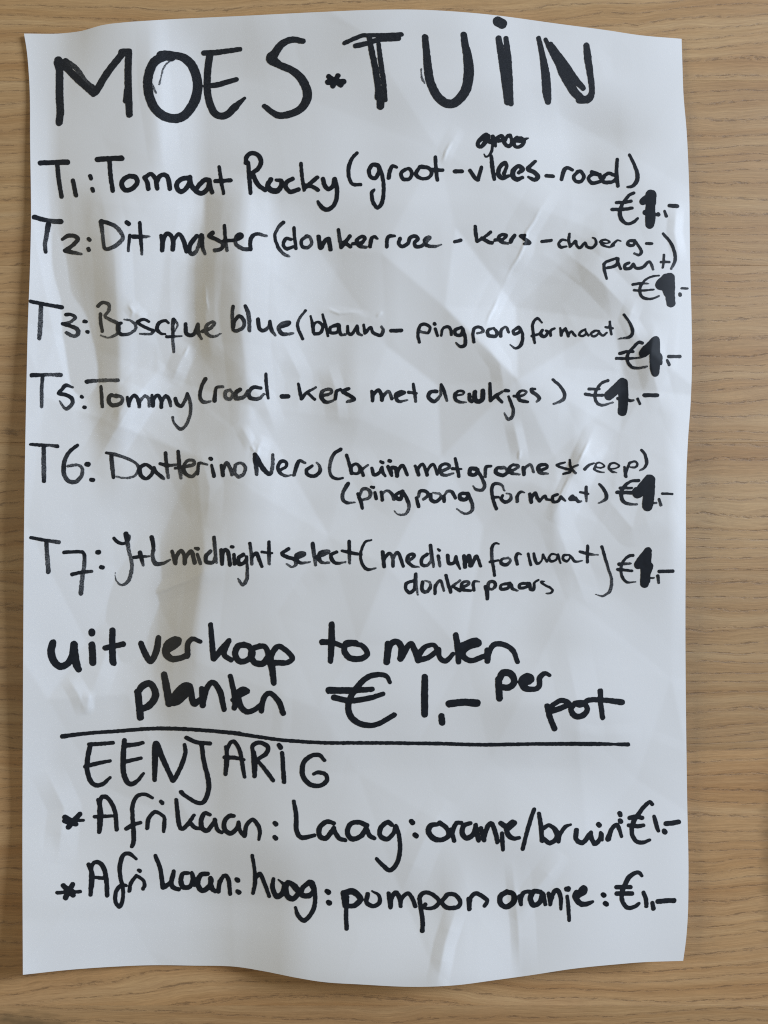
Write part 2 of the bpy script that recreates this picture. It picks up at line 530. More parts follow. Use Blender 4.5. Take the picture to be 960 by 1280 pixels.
# ------------------------------------------------------------------ the notice
notice = bpy.data.objects.new('handwritten_notice', None)
col.objects.link(notice)
notice['label'] = 'creased white paper sheet with black handwritten price list of tomato plants'
notice['category'] = 'notice'
notice.location = (0, 0, 0)


def curve(pts, q):
    xs, ys = zip(*pts)
    q = np.asarray(q, float)
    xs, ys = np.array(xs, float), np.array(ys, float)
    m = np.gradient(ys, xs)
    i = np.clip(np.searchsorted(xs, q, side='right') - 1, 0, len(xs) - 2)
    h = xs[i + 1] - xs[i]
    t = (q - xs[i]) / h
    return ((2 * t ** 3 - 3 * t ** 2 + 1) * ys[i] + (t ** 3 - 2 * t ** 2 + t) * h * m[i]
            + (-2 * t ** 3 + 3 * t ** 2) * ys[i + 1] + (t ** 3 - t ** 2) * h * m[i + 1])


TOP = [(30, 42), (80, 41.5), (100, 39), (130, 31), (155, 28), (190, 25.5), (300, 20), (400, 15), (460, 12.5), (520, 12), (600, 17), (700, 30), (760, 38), (800, 44), (852, 48.5)]
BOT = [(29, 1218.5), (90, 1212), (140, 1208.5), (190, 1206.5), (240, 1207), (300, 1209), (330, 1214), (370, 1222), (400, 1227), (450, 1230.5), (530, 1233.5), (570, 1231.5), (620, 1225), (660, 1219.5), (720, 1210.5), (770, 1205.5), (800, 1203), (856, 1201)]
LEFT = [(42, 30), (60, 33), (100, 36.5), (180, 37.7), (280, 38.7), (340, 37.3), (400, 35), (470, 33.3), (560, 31.5), (640, 30.3), (760, 29.3), (900, 28.6), (1050, 28), (1218, 28.6)]
RIGHT = [(48.5, 852), (80, 853), (120, 854.5), (160, 858), (220, 861), (330, 862.7), (400, 864.5), (450, 865), (500, 863.5), (550, 860), (600, 857.8), (680, 857.3), (760, 856.8), (900, 857.6), (1000, 859), (1100, 860.6), (1150, 859.5), (1175, 857.5), (1201, 854)]
NU, NV = 641, 921
s = np.linspace(0, 1, NU)
t = np.linspace(0, 1, NV)
topc = np.stack([30 + 822 * s, curve(TOP, 30 + 822 * s)], -1)
botc = np.stack([28.6 + 825.4 * s, curve(BOT, 29 + 825 * s)], -1)
lefc = np.stack([curve(LEFT, 42 + 1176 * t), 42 + (botc[0, 1] - 42) * t], -1)
rigc = np.stack([curve(RIGHT, 48.5 + 1152.5 * t), 48.5 + (botc[-1, 1] - 48.5) * t], -1)
S, T = np.meshgrid(s, t)
S, T = S[..., None], T[..., None]
P = ((1 - T) * topc[None] + T * botc[None] + (1 - S) * lefc[:, None] + S * rigc[:, None]
     - ((1 - S) * (1 - T) * topc[0] + S * (1 - T) * topc[-1] + (1 - S) * T * botc[0] + S * T * botc[-1]))
W3 = to_world(P[..., 0], P[..., 1])
idx = np.arange(NU * NV).reshape(NV, NU)
quads = np.stack([idx[:-1, :-1], idx[1:, :-1], idx[1:, 1:], idx[:-1, 1:]], -1).reshape(-1, 4)
low3 = W3 - np.array([0, 0, 0.0001])
ring = np.concatenate([idx[0, :-1], idx[:-1, -1], idx[-1, :0:-1], idx[:0:-1, 0]])
flatv = W3.reshape(-1, 3)
n0 = NU * NV
n1 = n0 + low3[::4, ::4].shape[0] * low3[::4, ::4].shape[1]
nr = len(ring)
verts = np.concatenate([flatv, low3[::4, ::4].reshape(-1, 3), flatv[ring], flatv[ring] - np.array([0, 0, 0.0001])])
lj = low3[::4, ::4]
li = np.arange(lj.shape[0] * lj.shape[1]).reshape(lj.shape[:2]) + n0
q2 = np.stack([li[:-1, :-1], li[:-1, 1:], li[1:, 1:], li[1:, :-1]], -1).reshape(-1, 4)
k0 = np.arange(nr)
k1 = (k0 + 1) % nr
q3 = np.stack([n1 + k0, n1 + k1, n1 + nr + k1, n1 + nr + k0], -1)
quads = np.concatenate([quads, q2, q3])


def mesh_from(name, verts, polys_flat, loop_starts, loop_totals):
    me = bpy.data.meshes.new(name)
    me.vertices.add(len(verts))
    me.vertices.foreach_set('co', np.ascontiguousarray(verts, dtype=np.float32).ravel())
    me.loops.add(len(polys_flat))
    me.loops.foreach_set('vertex_index', np.ascontiguousarray(polys_flat, dtype=np.int32))
    me.polygons.add(len(loop_starts))
    me.polygons.foreach_set('loop_start', np.ascontiguousarray(loop_starts, dtype=np.int32))
    me.polygons.foreach_set('loop_total', np.ascontiguousarray(loop_totals, dtype=np.int32))
    me.update(calc_edges=True)
    me.validate()
    me.shade_smooth()
    return me


nq = len(quads)
me = mesh_from('paper_sheet', verts, quads.ravel(), np.arange(nq) * 4, np.full(nq, 4))
me.materials.append(paper_material())
sheet = bpy.data.objects.new('paper_sheet', me)
col.objects.link(sheet)
sheet.parent = notice

# ------------------------------------------------------------------ the handwriting
# every stroke: width; x,y[,width[,dryness]] ...  "/" = a sharp turn, "@ x y s" = origin and scale of the tracing grid
STROKES = r"""
@ 40 20 4
= heading MOES
36; 132,222,40 138,270 138,400 142,480 136,532,34
34; 128,232,36 135,262,36
32; 152,240 224,312,34 308,390,28
24; 168,224,26 222,262,22,.3 268,325,20,.3 318,368,26
34; 318,380 380,280 452,188
32; 448,180 484,178 / 480,300,34 485,440,34 487,492,32
22; 478,330 466,425
44; 672,196 612,230 582,300 582,380 610,455 660,500 720,512 770,490 815,420,48 828,340,46 805,255 760,210,40 710,196,34 665,192,40
44; 645,196 700,206,38
6d; 690,222 658,262 637,342
8d; 600,340 620,382
@ 240 20 4
26; 60,185 120,182 240,166,22
34; 90,192 80,260 76,340 82,410 108,478,36 142,500,32 180,490,34 215,455,36 264,410,12
26; 70,350 130,343 222,317,22
28; 555,126,26 500,118,30 450,140,34 415,185,40 398,214,54 440,245,34 500,272,36 550,318,42 578,390,44 555,452,40 505,485,34 440,498,32 400,480,28 362,450,22
= asterisk between_MOES_and_TUIN
27; 684,303 745,345
27; 730,298 704,350
30; 680,330 758,328
@ 440 10 6
= heading TUIN
30; -57,264 20,228 80,207 150,205 260,203 372,198
36; 26,284 100,268 200,238 350,228
44; 130,225,36 150,330,42 175,450 195,600 194,670
36; 200,270,30 215,400 238,560 250,690,30
54; 212,620 214,735
46; 548,220,46 560,340,50 570,450,60 590,560,62 640,660,64 710,715,64 780,705,66 850,620,72 876,500,74 870,380,66 850,280,52 838,200,44
8d; 520,460 524,520 545,565
@ 580 10 4.8
58; 203,80 228,94
34; 208,182 222,260,42 240,350,54 265,562,44
28; 252,182 258,230,32 267,300,34 277,420 283,574
30; 448,180,26 470,280,34 490,400,50 497,500,52 505,562,34
30; 490,190,24 530,270 570,335,44 600,400,52 660,500,50 712,550,44
34; 520,218,30 600,330,40 660,420,44 715,480,30
50; 695,550,46 745,545,46 768,500,32 758,400,36 743,300,44 735,225,34
@ 40 180 6
= word T1:
42; 62,142,40 160,138,36 265,136,44
34; 190,150 200,260 222,395
34; 307,275 330,385
32; 437,240 443,258
32; 452,336 458,352
= word Tomaat
42; 490,116 600,108,40 672,107,44
34; 582,130 590,240 606,350
38; 730,242,36 690,262 672,305 700,345 750,335 790,290 775,248 730,240
@ 180 180 6
36; 5,250 25,290 32,335
36; 8,250 50,225,32 85,260,34 100,333
36; 95,290 115,245 150,230 180,255 195,335
38; 330,255 290,260 250,290 248,330 275,358 315,335 345,280 345,250 355,310 400,360 440,368 480,330 490,280 460,268 420,300 400,330,34
34; 490,270 500,330 512,362
26; 564,170 580,280,30 597,370
32; 535,278 650,272
= word Rocky
@ 300 180 6
36; 45,140,34 48,100 75,72 110,70 145,95 158,140 135,185 95,215,34 / 110,260 140,310 190,345
30; 62,140 70,250,34 80,368
38; 232,265 208,310,40 232,345,44 280,350,44 312,310 308,275,34 270,270,24
34; 395,260 350,285 345,325 380,358,36 440,340
28; 457,145 465,240 482,345
32; 580,250 485,330
32; 500,310 545,320 585,345
34; 622,262 635,310 665,338 700,310 710,262
34; 712,262 728,340 722,420 690,475 645,492 605,465 585,432,24
= bracket opening_before_groot
@ 300 180 6
28; 878,68 840,110 815,180,34 818,250 845,300 905,305
= word groot-
@ 440 180 6
32; 195,160,34 155,155 128,200 140,245 175,255 200,215 205,170,30
30; 208,175 232,260,30 238,340 228,430,32 195,478 160,440 148,370 165,345,26
32; 275,255 285,200 305,165 335,175,22
30; 400,190 368,220 385,262 430,262,28 450,220 430,185,28 395,192,24
28; 510,170 480,225,34 520,258 575,252 598,215 575,180 520,170,36
28; 626,98 630,180 640,270
28; 590,190 680,196
32; 772,205 825,205
= word vlees-
@ 560 160 6
28; 165,318 200,370,30 225,388,32 / 252,295
28; 325,210 333,290,34 348,385
36; 420,340,30 440,290,26 425,262 385,300,34 380,350 410,375 455,360,26
38; 530,335,28 560,310 530,285,30 490,320,40 490,365 520,385 560,370,26
34; 655,250,26 600,305 645,330 675,365 650,388 605,368,22
30; 737,358 788,362
= scribble crossed_out
@ 590 155 9.6
52; 200,140,44 165,130,56 120,170,62 75,215,50 75,262,48 105,275,44 140,245,54 175,190,60 190,160,56
56; 250,150,50 255,200,64 225,215,60 180,180
40; 285,265,34 280,220,48 300,170,48 350,140,46 375,165,50 365,195,40 320,200,50
44; 370,150 380,200,48 410,255,50 450,265,48 475,235,44 475,190,36 460,140,50 425,145,44 405,190,40
40; 540,160,44 505,200,46 515,265,44 560,275,42 610,245,46 625,200,46 590,170,50 545,175,40
36; 540,200,50 600,200,50 640,180,36 680,170,14
40; 245,250,34 238,320,38 205,375,26 165,392,24 145,360,18
@ 560 160 6
= word rood
@ 700 190 6
30; 12,205 30,140,34 55,118,30 95,135,24
28; 140,145 105,180 115,215 155,222 180,185 155,145 130,148
24; 240,150,30 290,165 300,190
28; 300,170 250,165 215,195 240,232,30 300,220,28 330,190
28; 410,175 365,160 320,190 330,225,30 390,225,28 420,200
28; 430,55 425,150,28 435,255
= bracket closing_after_rood
22; 522,22 555,90,26 580,160,32 575,220,34 540,258,28 505,262,16
@ 750 225 8
= price first
34; 338,130 295,150 245,210 212,270,40 200,340,44 220,400,42 275,438 335,420,36 376,384,30
36; 165,225 250,222 310,212
36; 120,295 240,292 320,280
110; 510,150 512,230,100
90; 430,215,74 500,180 505,300,100 505,380,104 498,442
50; 450,325 560,345,30 580,345
36; 645,310,26 665,360
44; 695,255,38 770,262
@ 30 260 6
= word T2:
34; 78,68,38 150,88 220,100,36,.3 278,102,40
36; 183,125,44 170,200,34,.3 158,270,34,.4 162,330,28
32; 290,235,26 330,208 380,210 405,235 370,275 310,320,36 / 360,332 430,345,20,.4
32; 485,232 492,240
32; 482,305 486,315
= word Dit
32; 578,105,38 590,200,26,.4 605,300,28 650,300,30,.3 710,265,32,.5 742,215,30,.4 700,150,32,.5 640,115 580,98
36; 772,108 786,118
26; 794,205 788,260 782,320,22,.3
28; 868,110 875,220,30 882,300,26 885,345,20,.4
34; 820,215,36 880,215 945,213,14,.8
@ 180 260 6
= word master
36; 128,208,28 138,260 136,315 / 145,240 175,190,30 215,230,36 217,310 / 225,240,30 262,195,30 295,240,36 320,325
36; 395,210 350,270,38 340,320 365,345,34,.2 400,310,26,.5 430,210 / 435,210,34 438,290,34 458,345,22,.5
30; 515,185,36 490,210,34 540,235 590,265,34,.2 580,305 530,318,30,.3
26; 603,132 610,230,28 622,318,26,.4
30; 600,245 680,240,28 735,215 720,195,30 690,215,26 690,270,30,.3 740,305,30,.3 800,310,32 / 797,260 810,215,34 850,195,28 920,210,20,.7
@ 320 260 6
= word donkerroze
28; 205,108,32 165,150,26,.3 142,210,24 165,290,28 210,345,26,.4 250,362,18,.8
26; 285,148 290,220 300,305
28; 262,235 225,230 205,275 230,305,30 280,290,26
28; 385,210,26,.3 345,240 345,285 385,297,28,.2 418,265,24,.3 405,220,24,.4 375,212
34; 470,215 485,300 520,240,30 545,230 / 560,310
30; 618,162,26 628,230,32,.2 640,295 / 705,210,30
30; 660,255 710,290
28; 725,268 790,262,32 818,225,26 790,215,28 755,245,30 775,285 825,295,24,.3
28; 868,225,30 855,290,28 / 862,240 885,215 910,228,20
@ 440 260 6
30; 262,290 265,230 285,210 320,210,22
30; 360,230,30 352,270 380,288 420,265 435,225 470,210,30 495,230 470,260 480,288,30 520,285 555,255,28,.3 585,225,24,.5 570,218,22,.4 545,240,28 560,280,30 620,288,24,.3 670,275,14,.8
= dash between_donkerroze_and_kers
28; 772,252 815,242
@ 580 260 6
= word kers-
26; 85,138,26 90,195,30 98,250 / 150,220 200,180
28; 135,225,30 185,255,30 212,262
26; 235,240,28 290,235,26 320,205,22 290,198 260,220,30 280,255,26 330,265,22,.3
28; 378,210,26 350,255 / 355,235 380,205
26; 455,205 425,210 460,235,28 495,262,26 455,268,24
26; 585,252 655,243
@ 690 280 8
= word dwerg-
@ 695 280 9.6
34; 120,195,26 70,190,34 35,235,38 60,278,38 125,268,28
36; 162,120,34 155,200,40 170,270,34 / 175,270,34 235,205,36 250,260,36 290,285,36 350,225,34 370,270,38 430,285,36 480,240,40 470,180,26 440,165,18,.3
28; 530,215,30 600,232,22 645,215,26 600,188,26 545,200,34 550,245,34 600,268,28 650,278,24,.3
36; 690,255,40 670,262,40 / 675,255,38 710,215,32 745,195,26 780,205,18
@ 690 280 8
30; 830,165,34 770,170,30 760,205,34 810,215,32 835,175,30 / 870,225 895,275,34 870,310,30 825,295,22,.3
30; 945,195 1000,195
= bracket closing_after_dwerg
@ 700 270 6
20; 775,132,22 830,200,24 862,280,26 862,340,26 835,395,20,.4
= word plant
24; 330,360,24 335,410 350,470,20 / 330,390 340,350 400,325,20 435,320 420,370,26 350,390,22
24; 425,315,22 440,360,26 455,395,22
26; 520,350,22 490,365 490,395,26 530,390 550,360,24 570,390,24 620,385,26 660,345,22 680,350,22 700,400,20,.3
20; 780,292 778,340 772,385
20; 758,345 820,345
= price second
@ 780 330 10.667
34; 470,155,26 400,160,30 310,195,34 235,270,40 210,350,44 235,430,44 310,465,40 400,455,32 470,425,22,.3
38; 120,272,40 230,258 330,262,22,.4
34; 135,350,38 250,352 400,340,26
150; 608,185,140 608,300 615,420,130 628,520,120
100; 560,180,110 470,280,110 560,290,120 600,250
70; 540,340,60 570,400,80
50; 748,400,46 750,415
36; 770,325,34 850,325,28
@ 30 360 6
= word T3:
30; 50,100,30 120,115 200,130,30 285,145,34
36; 128,125,34 125,200,36,.6 122,290,36,.5 116,375,34,.3
26; 315,200,28 350,198,26 385,220,26,.2 345,255,24,.4 290,268,26
30; 290,268 350,285 400,310,34,.2 405,345,34,.3 370,360,28,.4 318,335,26,.3
28; 452,250,30 465,252
28; 472,327 480,330
= word Bosque
26; 572,195,28 575,260 587,325
26; 555,135,30 590,108,26 635,125,28,.3 635,170,26,.4 608,210,24,.3 650,240,28,.3 700,265,30,.2 715,310,26,.3 690,350,22,.4 630,372,16,.6 575,355,12,.7
@ 110 370 8
36; 330,270,34 300,290,40 300,350,42 340,385,36 420,375,32,.4 475,330,34,.4 470,280,30,.4 420,243,24,.5 365,235,14,.7
34; 610,255,28 560,235,34 500,255,38 530,290,34 600,325,34 655,350,36 620,380,28,.3 520,378,20,.5
36; 805,270,26 770,245,32 710,270,38 690,330,40 730,375,32 770,380,24
44; 855,235,44 848,300,36,.2 850,370,36 850,450,34,.6 860,560,28,.5
26; 875,240,20,.3 895,290,20,.5 870,350,16,.6
32; 785,408,32 850,405,32 940,400,14,.5
@ 170 360 6
34; 372,270,28 378,340,34 420,355,30 450,320 465,270,28 / 465,330,34 490,380,22,.3
28; 500,325,30 560,300,26,.3 590,262,24,.4 565,255,22,.3 525,290,28,.3 530,340,34,.2 580,365,22,.5 640,340,12,.8
= word blue
28; 728,138,26 722,200,28,.3 728,300,30 / 740,250 775,210,30 812,250,30,.2 800,300,28,.3 750,322,30,.2 728,312
30; 820,135,28 845,200,34,.3 852,320,28,.3
@ 280 360 6
30; 255,235,32 265,300,32 295,320,30 335,290,24,.3 345,250,28 / 355,310,32 385,355,20,.4
36; 415,295,30 480,275,26 490,255,24 440,265,30,.3 412,300,34,.2 440,345,34 520,340,18,.6
= word blauw-
24; 612,170,22 565,230,22,.3 553,290,26 590,382,24
@ 380 370 6
22; 50,150,18 62,200,24 70,270,26 / 75,215 105,195,22 140,225,26 125,275,26 80,285,26
24; 140,140,20 160,210,26 180,300,20
26; 255,215,30 200,235,24 200,275,26 250,270,24 265,215,24 / 275,285,26 310,290,22,.3
26; 328,225,22 330,275,26 360,285 390,240,24 400,225 / 405,275,28 435,295,18,.4
24; 448,215,22 458,280,26 / 500,235,24 520,275,26 575,295,30 595,255,26,.2 580,230,18,.5
32; 655,260 730,258,30
= word pingpong
@ 510 370 6
26; 85,345,24 75,290 90,225 125,210 165,235 150,275,24 95,268,20,.4
26; 198,205,26 202,212
24; 205,245 222,298
26; 250,295,22 262,245,22 300,230 320,250 325,290,24
30; 400,235,26 355,255,28 360,290,28 400,290 412,245,26 / 430,320,28 425,370,30 390,378,24 360,350,14,.3
26; 495,345,26 488,290 500,240,26 545,235,24 565,265,20,.2 520,280,18,.5
26; 645,240,20 600,255 605,295,30 660,300,28 665,265 635,240,16
28; 695,300,28 700,255,24 735,232,20,.2 755,270,24
26; 830,235,28 790,260,24 800,285,26 835,270 840,235,18 / 860,290,24 850,360,30 810,392,22 768,365,10,.5
= word formaat
@ 640 380 6
24; 225,140,16 190,108,24 155,150 160,220,24 170,290,22
20; 150,240,22 220,222
26; 230,195,22 212,225,30 245,245,26 270,210,22 255,200,20
22; 290,235,24 290,200 320,182,18
@ 695 395 12
46; 65,180,36 80,290,50 / 90,250,46 140,185,38 165,240,46 185,300,46 / 190,290,36 230,225,32 265,270,42 295,300,34
34; 440,200,38 380,230,42 350,280,38 400,302,36 450,265,32 445,215,26 / 455,250,36 490,290,38
34; 640,225,32 580,225,40 525,265,40 560,308,36 620,280,36 650,225,30 / 650,250,42 705,295,36 765,250,34
42; 808,85,36 815,180,46 830,275,38
38; 745,165 850,185
@ 640 380 6
18; 840,78,20 880,135,22 905,200,28 885,245,26 795,262,10,.7
= price third
@ 750 410 8
32; 425,150,34 385,145 325,205 280,260,34 275,330 320,390,32 390,400,28,.3 470,385,20,.6
32; 200,255,36 270,235 330,235
32; 165,303,34 280,305,30 420,295,18,.3
90; 558,120,82 460,225,100 430,255,86
100; 555,130,90 550,280,110 550,400,100 552,445,84
34; 520,250 600,270,36 610,355,30
34; 672,322,26 692,365
36; 690,285 800,285
@ 30 460 6
= word T5:
30; 58,55,34 130,52,28 200,50,26,.5 275,52,34,.2
28; 140,60 133,150,28,.3 133,290,26,.4
30; 365,145,18,.3 315,130,32 285,160,28 262,190,32 310,200 355,225,34 362,265,30,.2 315,305,28,.3 265,245,10,.7
28; 432,215,30 437,218
28; 450,292 458,295
= word Tommy
32; 472,102,34 540,95,28,.4 610,92,28,.5 705,92,28,.4
26; 577,138,24 582,210,28 587,290
30; 700,215,26,.2 650,205,30 635,245,34 665,280,32 725,265,32,.2 735,220,24,.5 690,205
30; 775,220,24 788,285,26 / 795,240 825,205,26 850,225 865,275
@ 150 460 6
30; 145,290,26,.3 150,250,26,.4 185,210,22,.6 215,230,26,.5 220,285,24,.6
30; 240,205,24 248,285,30 / 255,230,28 285,205,30 308,240 310,295,28 / 315,250,24,.3 345,210,30 370,240,30 380,285,24,.3
32; 415,230,30 430,270,32 460,285,28 490,240,26,.3 505,190,24 / 525,250,26,.3 530,330,26,.3 500,420,24,.5 455,458,28,.3 405,410,20,.4 395,368,18,.3
= word rood-
26; 640,82,32 612,140,28 600,210,30 625,255,32,.3 680,250,16,.6
24; 708,245,34 715,180,26 725,145,24 770,140,22,.5
26; 825,165,22,.6 790,180,26,.5 795,225,28,.5 830,230,28,.5 845,190,24,.5 820,165,20,.6
28; 905,160,26 870,190,30,.3 865,225,32,.4 920,225,26,.3
@ 280 455 6
28; 120,190,28 90,210,30 95,255,34,.3 150,245,28,.4 180,200,26,.3
30; 275,180,28 220,175,30 185,215,32,.2 200,255,34 260,260,28,.4 300,225,18,.6
26; 315,75,24 318,150,28 332,255,24
36; 435,243 480,243
= word kers
26; 558,148,22 570,210,28 582,260,28 / 620,215 690,175,18,.3
30; 625,215,24 680,265,24
30; 730,240,26 800,220,24,.2 800,190,22,.3 745,200,28,.3 728,240,32 760,285,30 820,275,20,.5
28; 835,262,28 845,205,26 875,190,24
@ 400 455 6
30; 215,185,28 170,205,30 220,235,30 255,265,32 205,282,24,.4
= word met
30; 388,205,26 395,275,26 / 400,230,28 440,195,28 460,230 465,270 / 475,240,28 515,205,24,.4 540,260,28
30; 585,240,24 635,215,24 600,210,30 568,235,30 590,280,28 655,270,14,.6
26; 700,150,24 710,220,28 718,280,22,.3
26; 665,212 725,220,18,.4
= word deukjes
@ 520 455 6
28; 155,205,30 110,210,30 95,250,32 140,280,30 185,235,20,.5 / 190,155,24
26; 190,155,24 215,215,28 232,275,22,.3
@ 560 470 8
34; 80,195,26 150,182,24,.2 155,155,24 110,150,28 70,185,40 80,240,38 130,262,28,.2 185,262,14,.6
38; 215,182,36 215,235,42 240,255,38
48; 270,160,46 268,230,52 300,256,46 345,230,52 350,150,50
38; 420,75,34 422,160,42 425,245,38 / 440,230,40 490,190,38 545,155,24,.3 / 490,200,44 540,260,32
36; 575,145 606,148
30; 608,205,28 635,280,34 655,350,34,.2 640,410,36,.3 600,430,34,.4 565,370,12,.7
30; 660,200,30 710,205,32 770,182,24,.2 785,155,24,.3 740,145,26 700,180,38 720,240,40 800,258,30
38; 870,130,24 835,130,36 845,160,40 890,190,36,.2 915,225,38 890,255,24,.5
@ 520 455 6
= bracket closing_after_deukjes
@ 640 455 6
24; 308,118,22 360,165,24 395,225,28 380,270,28,.3 310,300,14,.7
= price fourth
@ 720 460 8
30; 318,125,34 260,150,30 215,200 190,270,32 205,340,34 260,372,30,.2 370,345,18,.6
34; 130,210,34 235,210,26
32; 98,260,36 170,272 270,272
100; 465,145,96 390,220,100 330,275,98
100; 470,150 475,300,100 465,435,94
40; 420,305,36 540,325,34 575,322,24,.3
34; 618,308,30 640,360,28
42; 685,272 812,272
@ 30 540 6
= word T6:
28; 50,92,24 120,98,28 200,100,22,.3 250,107,32
34; 148,110,32 148,200,34,.3 150,290,34,.5 150,368,32
30; 400,100,28 350,140 310,200,32,.2 298,270,36 305,330,32,.3 340,370,32,.2 390,372,34,.2 430,330,30,.3 438,280,26,.4 405,248,22,.5 330,255,22,.5
38; 470,242,36 482,242
32; 503,358 518,360
= word Datterino
28; 618,155,22 680,168,28,.3 750,190,22,.4 820,220,22,.4 860,265,26,.3 835,325,20,.5 770,345,16,.8 695,335,14,.9
32; 655,180,32 662,260,34,.3 672,340,28
@ 170 550 6
30; 125,215,30 75,185,28 30,210,34 35,260,34 75,290,28 115,260,28 135,210,34 / 150,240,30 190,275,32 210,290,20,.4
26; 222,98,28 230,190,30 242,280,24,.6
26; 182,178,28 240,190,30 300,185,18,.3
28; 316,85,28 325,190,32 338,285,24,.6
26; 295,212,24 360,200,30 430,185,28,.3 430,155,24,.3 385,155,24,.2 358,200,28 370,250,32 420,275,26,.2 455,240,26,.2
24; 462,255,24 468,190,26 480,172,24 535,185,14,.5
32; 556,138,28 564,142
28; 568,190,24 585,270,32
30; 640,190,26 652,265,32 / 655,220,28 680,170,28,.2 705,210,30,.2 720,262,24,.3
26; 745,190,26,.3 740,240,28,.4 770,275,28,.4 810,250,26,.4 820,200,26,.4 785,172,24,.4 755,180,24,.3
= word Nero
@ 300 550 6
34; 112,110,34 125,180,32 125,258,26,.3 / 115,120,36 170,210,38 225,255,34 245,190,26,.6 246,110,26,.2
28; 290,230,26 345,200,24 345,165,24 310,160,30 285,200,30 300,245,28 340,268,24,.3 385,262,14,.5
28; 440,160,30 420,210,30 405,262,28,.2 / 440,160 490,172,20,.3
30; 540,195,26 500,225,28 510,260,30 560,270,30 600,235,30 595,190,22,.4 575,170,12,.7
= bracket opening_before_bruin
28; 755,70,30 710,100,28 680,160,28,.4 672,230,24,.3 690,275,26 730,292,24 770,285,20
= word bruin
@ 410 550 6
28; 140,115,28 160,180,26 178,250,28 / 175,200 215,180,24 240,215,30,.2 225,250,24 185,250,22
26; 240,200,24 265,265,26 / 255,225,26 300,188,16,.4
26; 330,210,26 345,260,30 385,245,28 405,205,26 / 410,240,28 430,270,22
28; 397,162,24 410,170
30; 458,155,28 468,158
26; 450,200,28 478,265,26 / 475,210,26 510,215,34 518,270,30 / 525,230,30 560,190,26 595,260,26
= word met
28; 655,195,24 680,262,28 / 675,215,28 710,180,22 730,220 745,262,28 / 745,230,26 790,180,20 820,255,28
28; 860,230,28,.2 910,205,24,.2 895,180,24 850,190,26 838,230,30 870,265,26,.2 940,250,18,.6
@ 540 550 6
26; 175,140,24 190,210,28 203,272,26
26; 155,215,26 222,218,14
= word groene
30; 330,215,34 290,215,32 285,255,32 325,260,28 345,220,26 / 345,230,26 375,285,26 395,340,30,.2 375,375,26,.2 330,370,22,.2 308,345,12,.4
24; 445,195,20 405,205,26 400,275,24,.2
30; 535,210,26,.2 490,210,28 480,245,32 530,265,30 565,240,26 545,205,22,.4 515,205,22,.3
28; 570,245,28 640,210,22,.3 645,190,22,.2 600,190,26 575,225,30 600,250,28 655,258,18,.6
26; 682,205,24 690,258,28 / 695,215,24 740,185,22,.4 762,240,20,.3
28; 800,230,26 860,210,24 855,185,24 810,190,30 795,220,32 820,248,28,.2 870,252,16,.5
@ 680 550 5.333
= word streep
@ 690 565 8
26; 130,105,24 50,130,28 110,160,28 170,175,30 180,200,28 115,218,28
28; 178,80,26 190,160,30 238,210,26,.3 / 195,165,26 260,130,22,.4
34; 330,170,38 370,130,28 420,112,18
22; 430,152,20 490,157,20 525,140,20 490,110,20 450,112,22 430,150,26 / 425,175,26 480,200,20 520,205,14,.5
22; 590,168,18 640,162,20 672,137,20 630,110,20 585,120,24 570,160,30 600,195,26 645,205,16,.4
34; 725,150,28 740,245,34 / 735,230,30 760,150,28 780,105,24
22; 770,110,24 830,95,24 855,125,24 830,155,24 785,150,18,.4
@ 680 550 5.333
= bracket closing_after_streep
20; 650,65,18 675,100,22 685,150,24 670,185,20 640,203,12,.7
= bracket closing_after_formaat
20; 370,295,20 400,330,22 418,375,26 405,400,24,.2 365,420,10,.7
= price fifth
22; 632,270,22 580,275,20 535,310,22 515,360,26 530,410,26 575,427,20,.2 620,428,12,.5
26; 510,320,24 585,320,18
26; 488,348,26 600,352
78; 705,265,74 640,340,70 625,350
80; 705,265,74 700,360,78 690,440,72
16; 725,420 750,420,,.5
22; 768,395,20 780,435,20,.3
22; 790,357,20 855,360,16
@ 410 590 6
= bracket opening_before_pingpong
28; 150,88,32 115,150,28,.2 110,200,30,.2 140,230,26 205,228,12,.7
= word ping
28; 225,165,28 245,220,30 258,270,26
26; 235,180,22,.5 260,130,26,.2 300,130,28,.2 320,160,30,.3 305,195,24,.4 250,210,20,.4
26; 325,112,24 342,116
26; 352,155,26 362,200,28
26; 400,150,24 408,210,28 / 410,165,18,.6 445,140,22,.3 480,165,28 495,205,24,.3
28; 560,145,30 515,165,26 510,190,32 545,205,28 555,165,24 / 570,160,26 600,220,30 608,270,26,.6 580,315,22,.6 530,320,14,.5 495,290,8,.7
= word pong
28; 665,195,26 680,258,30
26; 680,185,20,.5 690,145,26 735,145,28 750,175,30 715,205,22,.3
28; 770,170,28 775,210,30 810,222,28 845,195,26 840,165,20,.6 790,155,12,.7
28; 870,180,28 872,220,28 / 875,180,16,.5 895,145,22,.4 930,150,28 955,195,26
@ 560 590 6
30; 150,160,28 95,165,30 95,200,34 135,205,30 155,170,28 / 160,185,30 185,250,28,.2 175,295,26,.3 125,312,20,.3 65,275,10,.7
= word formaat
28; 425,140,14,.5 400,95,20,.3 350,88,28 328,130,28 340,210,28 362,275,28
20; 335,190,24 380,188
26; 410,175,22 400,205,28 435,225,30 470,205,28,.2 470,170,20,.4 440,160,12,.6
28; 520,220,28,.2 520,180,26 545,150,24 575,155,10,.5
@ 650 605 9.6
44; 118,120,42 135,215,50 / 140,170,38 185,105,38 205,160,44 235,205,44 / 250,190,34 300,140,36 320,180,42 360,190,30
42; 450,125,36 395,150,42 400,210,42 460,205,38 490,150,32 / 495,160,42 545,200,26
56; 630,150,56 600,180,44 650,180,54 / 665,170,46 700,210,40 735,205,24,.4
42; 795,35,38 795,110,46 800,210,24,.5
34; 725,98,32 820,118,32
@ 30 660 6
= word T7:
